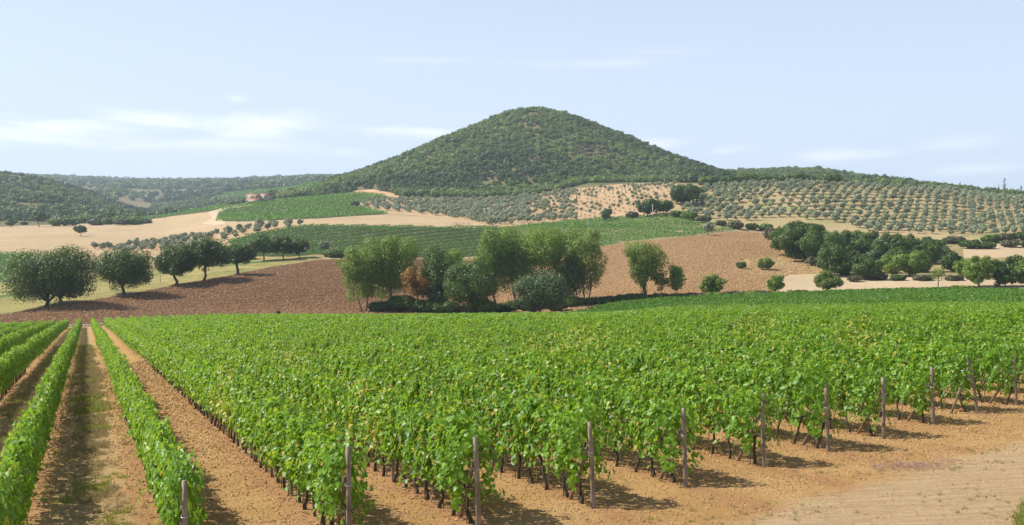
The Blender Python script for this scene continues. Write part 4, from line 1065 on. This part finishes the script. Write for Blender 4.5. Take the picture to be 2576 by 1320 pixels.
# belt of trees along the stream
T('ash_tree', 'airy light green tree at the left end of the stream trees', 'tree', 915, 783, 150, 592, 'vase', 'ash_leaf', 262, 330, 20, 5200, .08, 'pale_bark', kcl=30, gap=.85, stems=3)
T('ash_tree', 'taller airy light green tree, second from the left end', 'tree', 985, 780, 165, 578, 'vase', 'ash_leaf', 262, 330, 21, 6200, .12, 'pale_bark', kcl=32, gap=.9, stems=2)
T('shrub', 'orange brown autumn coloured shrub among the stream trees', 'shrub', 1046, 786, 96, 650, 'tall', 'autumn_leaf', 262, 330, 22, 2200, .2, kcl=22, gap=.85)
T('ash_tree', 'dense mid green tree right of the orange shrub', 'tree', 1098, 784, 140, 606, 'tall', 'dark_leaf', 262, 330, 23, 8000, .05, kcl=42)
T('oak_tree', 'broad dark green oak in the front of the stream trees', 'tree', 1182, 790, 180, 636, 'round', 'dark_leaf', 262, 330, 24, 9500, .05, kcl=50, r0=.45)
T('ash_tree', 'slender airy tree behind the broad dark oak', 'tree', 1243, 772, 150, 570, 'vase', 'ash_leaf', 280, 340, 25, 5500, .08, 'pale_bark', kcl=26, gap=.85)
T('ash_tree', 'tall multi stemmed tree at the middle of the stream trees', 'tree', 1300, 766, 185, 552, 'vase', 'ash_leaf', 280, 340, 26, 9000, .12, 'pale_bark', kcl=34, gap=.95, stems=4)
T('ash_tree', 'tall full crowned tree behind the grey green round tree', 'tree', 1388, 768, 190, 552, 'vase', 'ash_leaf', 280, 340, 27, 9000, .12, 'pale_bark', kcl=34, gap=.95, stems=2)
T('oak_tree', 'dense grey green round tree reaching the vines, middle front', 'tree', 1362, 792, 160, 670, 'round', 'greygreen_leaf', 262, 330, 28, 9000, .0, kcl=50)
T('ash_tree', 'slim light green tree with two pale parallel stems', 'tree', 1476, 764, 130, 566, 'tall', 'lime_leaf', 275, 340, 29, 5600, .12, 'pale_bark', kcl=26, gap=.85, stems=2)
T('ash_tree', 'light green tree with an ivy covered forked trunk', 'tree', 1622, 755, 145, 598, 'vase', 'lime_leaf', 280, 340, 30, 5000, .22, kcl=26, gap=.85, r0=.5)
T('ivy', 'dark ivy column wrapped round the forked trunk', 'ivy', 1622, 755, 34, 672, 'tall', 'dark_leaf', 280, 340, 31, 1600, .0, kcl=14)
T('ash_tree', 'small thin tree just right of the ivy covered trunk', 'tree', 1664, 752, 50, 672, 'tall', 'lime_leaf', 280, 340, 32, 1500, .2, kcl=14, gap=.9)
T('ash_tree', 'pointed bushy green tree leaning beside the ploughed slope', 'tree', 1702, 750, 64, 660, 'tall', 'ash_leaf', 280, 340, 33, 2600, .08, kcl=20)
T('bush', 'round yellow green bush in the hedge below the ploughed slope', 'bush', 1792, 745, 74, 683, 'bush', 'lime_leaf', 285, 345, 34, 2600, 0, kcl=22)
T('bush', 'upright green bush in the hedge below the earth mound', 'bush', 1953, 740, 52, 684, 'bush', 'ash_leaf', 285, 345, 35, 1800, .05, kcl=18)
T('bush', 'wide yellow green bush in front of the pale field', 'bush', 2082, 738, 90, 674, 'round', 'lime_leaf', 285, 345, 36, 2600, .08, kcl=22)
T('shrub', 'small nearly bare tree with yellow leaves on pale field edge', 'shrub', 2358, 726, 56, 668, 'vase', 'lime_leaf', 285, 345, 37, 260, .3, 'pale_bark', kcl=14, r0=.16)
T('ash_tree', 'bushy green tree at the right end of the pale field', 'tree', 2462, 722, 88, 632, 'round', 'ash_leaf', 285, 345, 38, 4000, .03, kcl=26)
T('bush', 'green bush between the bushy tree and the right edge', 'bush', 2528, 720, 70, 665, 'bush', 'dark_leaf', 285, 345, 39, 2600, 0)
T('bush', 'green bush cut by the right edge of the picture', 'bush', 2585, 720, 70, 650, 'bush', 'ash_leaf', 285, 345, 40, 2600, 0)
T('ash_tree', 'leafy tree filling the gap behind the broad dark oak', 'tree', 1140, 776, 140, 622, 'tall', 'ash_leaf', 285, 340, 61, 5000, .08, kcl=30)
T('ash_tree', 'low branching tree left of the two pale parallel stems', 'tree', 1432, 768, 90, 640, 'tall', 'dark_leaf', 280, 340, 62, 3000, .03, kcl=24)
# undergrowth in the belt
ug = [(960, 782, 60, 742), (1010, 784, 70, 735), (1075, 786, 60, 740), (1130, 788, 60, 735), (1215, 788, 60, 745), (1262, 784, 50, 758), (1300, 776, 50, 745), (1335, 790, 50, 740), (1425, 770, 66, 735), (1400, 782, 50, 745),
      (1540, 762, 60, 744), (1580, 758, 50, 738), (1600, 757, 40, 730), (1655, 755, 50, 735), (1735, 750, 50, 738), (1850, 746, 60, 733), (1900, 744, 60, 735), (2010, 743, 60, 733), (2150, 741, 60, 732), (2230, 740, 60, 732), (2300, 737, 60, 728), (2410, 732, 60, 722), (700, 800, 16, 778)]
ug += [(a, float(np.interp(a, [1430, 1600, 1800, 2100, 2450], [768, 757, 748, 742, 731])), 54, float(np.interp(a, [1430, 1600, 1800, 2100, 2450], [748, 743, 737, 733, 723]))) for a in range(1450, 2450, 43)]
ug = sorted(ug[:14]) + sorted(ug[14:])
for i, (a, b, c, d) in enumerate(ug):
    T('bush', 'low dark undergrowth bush at the stream trees, %s from the left' % nth(i + 1) if i < 14 else 'low rough bush of the hedge behind the vines, %s from the left' % nth(i - 13), 'bush', a, b, c * (1.45 if i < 14 else 1.1), b - (b - d) * (.6 + .5 * ((i * 37 % 10) / 10) if i < 14 else 1.0), 'bush', ['oak_leaf', 'dark_leaf', 'oak_leaf', 'dark_leaf', 'ash_leaf'][i % 5] if i < 14 else ['ash_leaf', 'dark_leaf', 'scrub_leaf'][i % 3], 262, 345, 600 + i, 1300, 0, group='low bushes under the stream trees' if i < 14 else 'low bushes of the field hedge')
# mid right
T('olive_tree', 'dark round olive at the lower edge of the sparse grove', 'olive tree', 1526, 555, 36, 521, 'bush', 'greygreen_leaf', 560, 700, 50, 1200, .08)
T('olive_tree', 'single grey olive tree on top of the ploughed hill', 'olive tree', 1782, 591, 30, 556, 'round', 'olive_leaf', 480, 560, 51, 800, .2)
T('oak_tree', 'round dark tree left of the white utility pole', 'tree', 1628, 545, 62, 492, 'round', 'dark_leaf', 560, 660, 52, 2600, .05)
T('oak_tree', 'dark tree right of the white utility pole', 'tree', 1668, 538, 56, 500, 'round', 'dark_leaf', 560, 680, 53, 2000, .05)
T('oak_tree', 'large dark oak between the two olive groves', 'tree', 1720, 516, 88, 455, 'round', 'oak_leaf', 600, 760, 54, 3600, .05, kcl=30)
T('oak_tree', 'dark bush below the large oak between the groves', 'bush', 1752, 500, 50, 466, 'round', 'dark_leaf', 620, 780, 55, 1600, .05)
mr = [(1590, 548, 40, 530), (1700, 545, 44, 528), (1735, 552, 50, 530), (1770, 560, 40, 540), (1850, 575, 44, 552), (1890, 578, 40, 560), (1925, 580, 44, 560), (1812, 566, 36, 552)]
for i, (a, b, c, d) in enumerate(mr):
    T('bush', 'rough bush on the bank above the thinning vineyard, %s from the left' % nth(1 + sorted(q_[0] for q_ in mr).index(a)), 'bush', a, b, c, d, 'bush', ['scrub_leaf', 'dark_leaf', 'ash_leaf', 'scrub_leaf'][i % 4], 520, 700, 640 + i, 900, 0, group='bushes on the grove bank')
# trees on the skyline of the grove
sk = [(1780, 468, 66, 438), (1830, 466, 60, 440), (1880, 466, 60, 436), (1930, 466, 54, 442), (2000, 466, 62, 433), (2036, 468, 44, 442), (2090, 470, 66, 440), (1965, 468, 40, 446)]
for i, (a, b, c, d) in enumerate(sk):
    T('oak_tree', 'full tree on the crest of the right grove, %s from the left' % nth(1 + sorted(q_[0] for q_ in sk).index(a)), 'tree', a, b, c, d, 'round', ['wood_leaf', 'dark_leaf'][i % 2], 700, 800, 660 + i, 1500, 0, group='trees on the crest of the right grove', dY=745 + (i % 3) * 10)
# dark thicket right of the ploughed hill
th = [(1975, 640, 70, 560, 'dark_leaf'), (2020, 655, 90, 548, 'oak_leaf'), (2065, 662, 90, 566, 'dark_leaf'), (2000, 610, 70, 556, 'dark_leaf'), (2095, 690, 74, 610, 'dark_leaf'), (2120, 640, 80, 575, 'oak_leaf'), (2160, 645, 80, 572, 'dark_leaf'),
      (2205, 682, 60, 626, 'greygreen_leaf'), (2240, 660, 84, 585, 'dark_leaf'), (2285, 655, 80, 590, 'oak_leaf'), (2180, 700, 60, 640, 'dark_leaf'), (2255, 690, 70, 635, 'ash_leaf'), (2300, 690, 70, 630, 'ash_leaf'), (2330, 660, 60, 610, 'dark_leaf'),
      (2395, 680, 52, 634, 'dark_leaf'), (2372, 655, 46, 622, 'greygreen_leaf'), (2420, 690, 44, 652, 'ash_leaf'), (1945, 600, 44, 570, 'scrub_leaf'), (2500, 690, 50, 650, 'dark_leaf'), (2560, 680, 44, 640, 'dark_leaf')]
tr_ = np.random.default_rng(77)
for q in range(18):
    a_ = tr_.uniform(1985, 2330); b_ = np.interp(a_, [1985, 2150, 2300, 2430], [635, 668, 676, 680]) + tr_.uniform(-28, 14)
    th.append((a_, b_, tr_.uniform(42, 66), b_ - tr_.uniform(40, 68), ['dark_leaf', 'oak_leaf', 'dark_leaf', 'ash_leaf'][q % 4]))
th.sort()
for i, (a, b, c, d, m_) in enumerate(th):
    lab = {'dark_leaf': 'dark green tree in the thicket right of the ploughed hill', 'oak_leaf': 'darkest broad tree inside the thicket right of ploughed hill', 'greygreen_leaf': 'pale grey green rounded tree at the front of the thicket', 'ash_leaf': 'lighter green tree at the lower edge of the thicket', 'scrub_leaf': 'brownish scrub at the left tip of the thicket'}[m_] + ', %s from the left' % nth(i + 1)
    lab = lab.replace(' right of the ploughed hill', '').replace(' right of ploughed hill', '')
    T('oak_tree', lab, 'tree', a, b + 4, c * 1.3, d - 5, 'round', m_, 340, 560, 700 + i, 3600, .0, group='trees of the thicket')
sb_ = [(2010, 650, 60, 630), (2050, 668, 60, 642), (2090, 682, 60, 655), (2130, 692, 66, 665), (2170, 700, 60, 672), (2210, 703, 50, 685), (1925, 678, 52, 645), (1865, 676, 34, 655), (2150, 708, 40, 690), (2350, 620, 60, 600), (2400, 612, 60, 594), (2440, 625, 60, 600), (2490, 610, 60, 590), (2530, 606, 60, 586), (2575, 604, 60, 580), (2480, 625, 50, 606), (2540, 622, 50, 602), (2590, 622, 50, 600), (2330, 610, 40, 594), (2260, 705, 50, 690), (2320, 705, 60, 692), (2400, 705, 50, 692)]
for i, (a, b, c, d) in enumerate(sb_):
    lab = 'spiky green bush on the earth mound in the ploughed slope' if i == 6 else 'brown grey bush left of the spiky mound bush' if i == 7 else 'rough low scrub bush at the thicket foot, %s from the left' % nth(1 + sorted(q_[0] for q_ in sb_).index(a)) if i < 9 or i > 18 else 'low dark bush below the right grove, %s from the left' % nth(1 + sorted(q_[0] for q_ in sb_).index(a))
    T('bush', lab, 'bush', a, b, c, d, 'bush', 'lime_leaf' if i == 6 else ['scrub_leaf', 'scrub_leaf', 'ash_leaf', 'dark_leaf'][i % 4] if i < 9 or i > 18 else ['dark_leaf', 'scrub_leaf', 'dark_leaf'][i % 3], 340, 560, 760 + i, 1100, 0, group=None if i in (6, 7) else 'scrub bushes around the thicket')
# near the farmhouse and the foot of the cone
fh = [(585, 515, 12, 506), (600, 513, 12, 504), (612, 512, 14, 502), (690, 498, 20, 486), (705, 497, 20, 484), (722, 496, 22, 488), (738, 494, 18, 482), (755, 494, 26, 486), (775, 492, 28, 482), (795, 490, 34, 476), (815, 488, 36, 472), (840, 484, 30, 462), (860, 482, 30, 470), (668, 508, 18, 502)]
fh.sort()
for i, (a, b, c, d) in enumerate(fh):
    T('bush', 'small hedge tree by the farmhouse, %s from the left' % nth(i + 1), 'tree', a, b, c, d, 'round', ['dark_leaf', 'wood_leaf', 'wood_leaf_dark'][i % 3], 900, 1150, 800 + i, 500, 0, group='hedge trees by the farmhouse', size=1.0)
T('bush', 'dark bush at the left tip of the middle grove', 'bush', 893, 520, 30, 503, 'bush', 'greygreen_leaf', 700, 950, 820, 500, 0)
# cypresses on the right skyline
for i, (a, h, w) in enumerate([(2402, 12, 3), (2415, 22, 6), (2425, 16, 4), (2443, 16, 4), (2502, 16, 4), (2511, 18, 5), (2526, 32, 7), (2534, 14, 5), (2544, 16, 4), (2554, 14, 4), (2562, 15, 4), (2568, 20, 6)]):
    Y = 1250.0; H = h * Y / F * 1.5; cm, tm = tree_parts('cypress', H, w * Y / F * 1.5, 840 + i, M['cypress_leaf'], 'bark', 260, 1.0, .04, 14, 1.3)
    plant_tree('cypress_tree', ['small dark cypress on the right skyline, %s from the left' % nth(i + 1), 'tall dark cypress, highest of those on the right skyline', 'broad dark cypress left in the skyline group of four'][1 if i == 6 else 2 if i == 1 else 0], 'cypress', a, Y, cm, tm, group='cypresses on the right skyline', sink=.5).location[2] += 1.0
# round crowned trees along the far ridge
for i, a in enumerate([232, 248, 262, 292, 318, 338, 356, 392, 412, 450, 505, 555]):
    Y = 3600.0; cm, tm = tree_parts('round', rng.uniform(18, 26), rng.uniform(20, 34), 870 + i, M['wood_leaf_dark'], 'bark', 260, 3.2, .1, 10, 1.2)
    i_ = int(round((a - LPX[0]) / 6)); jy = int(np.argmin(LPY[(LY > 2600) & (LY < 4400), i_])); Y = LY[(LY > 2600) & (LY < 4400)][jy]
    plant_tree('ridge_tree', 'round crowned tree on the far blue skyline, %s from the left' % nth(i + 1), 'tree', a, float(Y), cm, tm, group='trees on the far ridge line')

# ================================================================== farmhouse, poles, walls
M['plaster'] = simple_mat('plaster', (.44, .35, .25), (.54, .44, .33), 1.0, .9, .3, 6)
M['roof_tile'] = simple_mat('roof_tile', (.36, .14, .08), (.47, .22, .13), 2.0, .85, .5, 5, (1, 4, 1))
M['dark_glass'] = simple_mat('dark_glass', (.03, .03, .035), (.06, .055, .05), 2.0, .3, .0, 5)
M['shutter'] = simple_mat('shutter', (.16, .09, .05), (.2, .12, .07), 2.0, .6, .1, 5)
hx, hy = locate(650, 509, 850, 1150); hz_ = float(ground(hx, hy))
house = thing('farmhouse', 'ochre stone farmhouse with red tiled roof above the bright vineyard', 'house', (hx, hy, hz_ - .6), R(-14))
def hbox(name, mats, *b, parent=house):
    mb = MB(); mb.box(*b); return obj(name, mb.mesh(name, mats), parent)
def gable(name, x0, x1, y0, y1, z0, rise, ov=.5, along='x', parent=house, t=.25):
    mb = MB()
    if along == 'x':
        ym = (y0 + y1) / 2; pr = [(y0 - ov, z0 - .12), (ym, z0 + rise), (y1 + ov, z0 - .12), (y1 + ov, z0 - .12 + t), (ym, z0 + rise + t), (y0 - ov, z0 - .12 + t)]
        V = [(x, a, b) for x in (x0 - ov, x1 + ov) for a, b in pr]
    else:
        xm = (x0 + x1) / 2; pr = [(x0 - ov, z0 - .12), (xm, z0 + rise), (x1 + ov, z0 - .12), (x1 + ov, z0 - .12 + t), (xm, z0 + rise + t), (x0 - ov, z0 - .12 + t)]
        V = [(a, y, b) for y in (y0 - ov, y1 + ov) for a, b in pr]
    q = [(0, 1, 4, 5), (1, 2, 3, 4), (6, 11, 10, 7), (7, 10, 9, 8), (0, 6, 7, 1), (1, 7, 8, 2), (5, 4, 10, 11), (4, 3, 9, 10), (0, 5, 11, 6), (2, 8, 9, 3)]
    mb.add(V, q); return obj(name, mb.mesh(name, [M['roof_tile']]), parent)
w1 = hbox('wall', [M['plaster']], -10.0, 2.4, -5, 5, 0, 7.2); gable('roof', -10.0, 2.4, -5, 5, 7.2, 1.1)
w2 = hbox('wall', [M['plaster']], 2.45, 11.0, -3.2, 6.0, 0, 7.9); rf2 = gable('roof', 2.45, 11.0, -3.2, 6.0, 7.9, .8)
w3 = hbox('wall', [M['plaster']], -6, 6.0, -9.0, -5.05, 0, 2.6); gable('roof', -6, 6, -9.0, -5.05, 2.6, .9, .3)
hbox('chimney', [M['plaster']], -9.0, -8.2, .5, 1.3, 8.0, 10.2)
hbox('balcony', [M['shutter']], -1.6, 2.2, -5.4, -5.02, 3.4, 6.6)
for x in (-8.6, -5.2, -3.4):
    f_ = hbox('window', [M['shutter']], x - .75, x + .75, -5.09, -5.02, 4.3, 5.9); p_ = hbox('pane', [M['dark_glass']], x - .6, x + .6, -5.12, -5.095, 4.45, 5.75, parent=f_)
for x in (4.6, 8.6):
    f_ = hbox('window', [M['shutter']], x - .7, x + .7, -3.29, -3.22, 4.9, 6.4); p_ = hbox('pane', [M['dark_glass']], x - .55, x + .55, -3.32, -3.295, 5.05, 6.25, parent=f_)
# small hilltop farm at the left foot of the cone
Y = 2100.0; hz2 = at(832, Y); h2 = thing('hilltop_farm', 'tiny pale farm buildings on the hazy ridge left of the cone', 'house', (hz2[0], hz2[1], hz2[2] + 2), R(10))
hbox('wall', [M['plaster']], -14, 6, -5, 5, 0, 9, parent=h2); gable('roof', -14, 6, -5, 5, 9, 2.2, parent=h2)
hbox('wall', [M['plaster']], 7, 11, -3, 3, 0, 14, parent=h2); gable('roof', 7, 11, -3, 3, 14, 1.4, parent=h2)
hbox('window', [M['dark_glass']], -10, -8, -5.1, -5.02, 4, 6.5, parent=h2); hbox('window', [M['dark_glass']], -3, -1, -5.1, -5.02, 4, 6.5, parent=h2)

def pole(px, base, top, y0, y1, label, mat='concrete', arm=0, r=.16):
    X, Y = locate(px, base, y0, y1); H = (base - top) * Y / F; t = thing('utility_pole', label, 'pole', (X, Y, float(ground(X, Y)) - .2), 0)
    mb = MB(); mb.tube([(0, 0, 0), (0, 0, H * .5), (0, 0, H + .2)], [r, r * .85, r * .65], 8); obj('shaft', mb.mesh('shaft', [M[mat]], True), t)
    if arm:
        mb = MB(); mb.box(-arm, arm, -.07, .07, H - .45, H - .3); mb.box(-arm * .7, arm * .7, -.06, .06, H - 1.0, H - .88); a = obj('crossarm', mb.mesh('crossarm', [M[mat]]), t)
        for s in (-1, 0, 1):
            mb = MB(); mb.tube([(s * arm * .9, 0, H - .3), (s * arm * .9, 0, H - .02)], [.07, .05], 6); obj('insulator', mb.mesh('insulator', [M['tie']]), a)
    return t
pole(1641, 549, 514, 540, 640, 'white concrete utility pole with crossarm in front of dark trees', arm=.55, r=.22)
pole(624, 513, 490, 850, 1100, 'pale utility pole just left of the farmhouse', r=.3)
pole(945, 531, 506, 700, 950, 'thin pale pole at the front edge of the middle grove', r=.16)
pole(1086, 520, 500, 780, 980, 'thin pale pole inside the middle olive grove', r=.15)
pole(403, 711, 678, 300, 430, 'thin brown wooden pole between two oaks on the meadow', 'post_wood', r=.09)
pole(768, 668, 622, 380, 440, 'pale wooden pole with small crossarm by the dark clump', 'stake', arm=.5, r=.1)
pole(1479, 574, 553, 520, 620, 'short pale pole in the gap between two vineyard plots', arm=.3, r=.12)
pole(1379, 648, 628, 430, 500, 'slim pale pole showing behind the stream trees', r=.1)
# low stone edging at the far end of the left rows
mb = MB(); r = np.random.default_rng(5)
for q in np.arange(150, 350, 2.6):
    X, Y, z = at(q, 263.2 + r.normal() * .15); w = .13 + r.random() * .05; h = .32 + r.random() * .22
    V = np.array([(x, y, zz) for zz in (-.2, h) for y in (-.25, .25) for x in (-w, w)]) * r.uniform(.85, 1.1, (8, 3)) + [X, Y, z]
    mb.add(V, [(0, 2, 3, 1), (4, 5, 7, 6), (0, 1, 5, 4), (2, 6, 7, 3), (0, 4, 6, 2), (1, 3, 7, 5)])
tag(obj('stone_edging', mb.mesh('stone_edging', [M['stone']])), 'low pale stone edging across the far end of the left lanes', 'low wall')
# brush heap by the stubble field
X, Y = locate(1148, 568, 560, 640); mb = MB()
for i in range(70):
    a = np.array([r.normal() * 3.2, r.normal() * 1.0, abs(r.normal()) * .9]); b = a + r.normal(size=3) * [1.2, .8, .5]; mb.tube([a, b], [.09, .04], 4, cap=False)
o = obj('brush_heap', mb.mesh('brush_heap', [M['twig']]), None, (X, Y, float(ground(X, Y)))); tag(o, 'grey brown heap of cut branches at the stubble field corner', 'heap')

# ------------------------------------------------------------------ air
zmin = min(float(LZ.min()), float(Vb[:, 2].min())) - 1.0; zmax = float(LZ.max()) + 45.0
mb = MB(); mb.box(-5200, 5200, -400, 5300, zmin, zmax)
hm, nt = new_mat('haze'); NN = NT(nt); o_ = NN.n('ShaderNodeOutputMaterial'); pv = NN.n('ShaderNodeVolumePrincipled')
pv.inputs['Color'].default_value = (.72, .85, 1.0, 1); pv.inputs['Density'].default_value = 0.00011; pv.inputs['Anisotropy'].default_value = .2
NN.l(pv.outputs[0], o_.inputs['Volume'])
hz = obj('haze', mb.mesh('haze', [hm])); hz['kind'] = 'stuff'
print('zmin', zmin, 'zmax', float(LZ.max()))
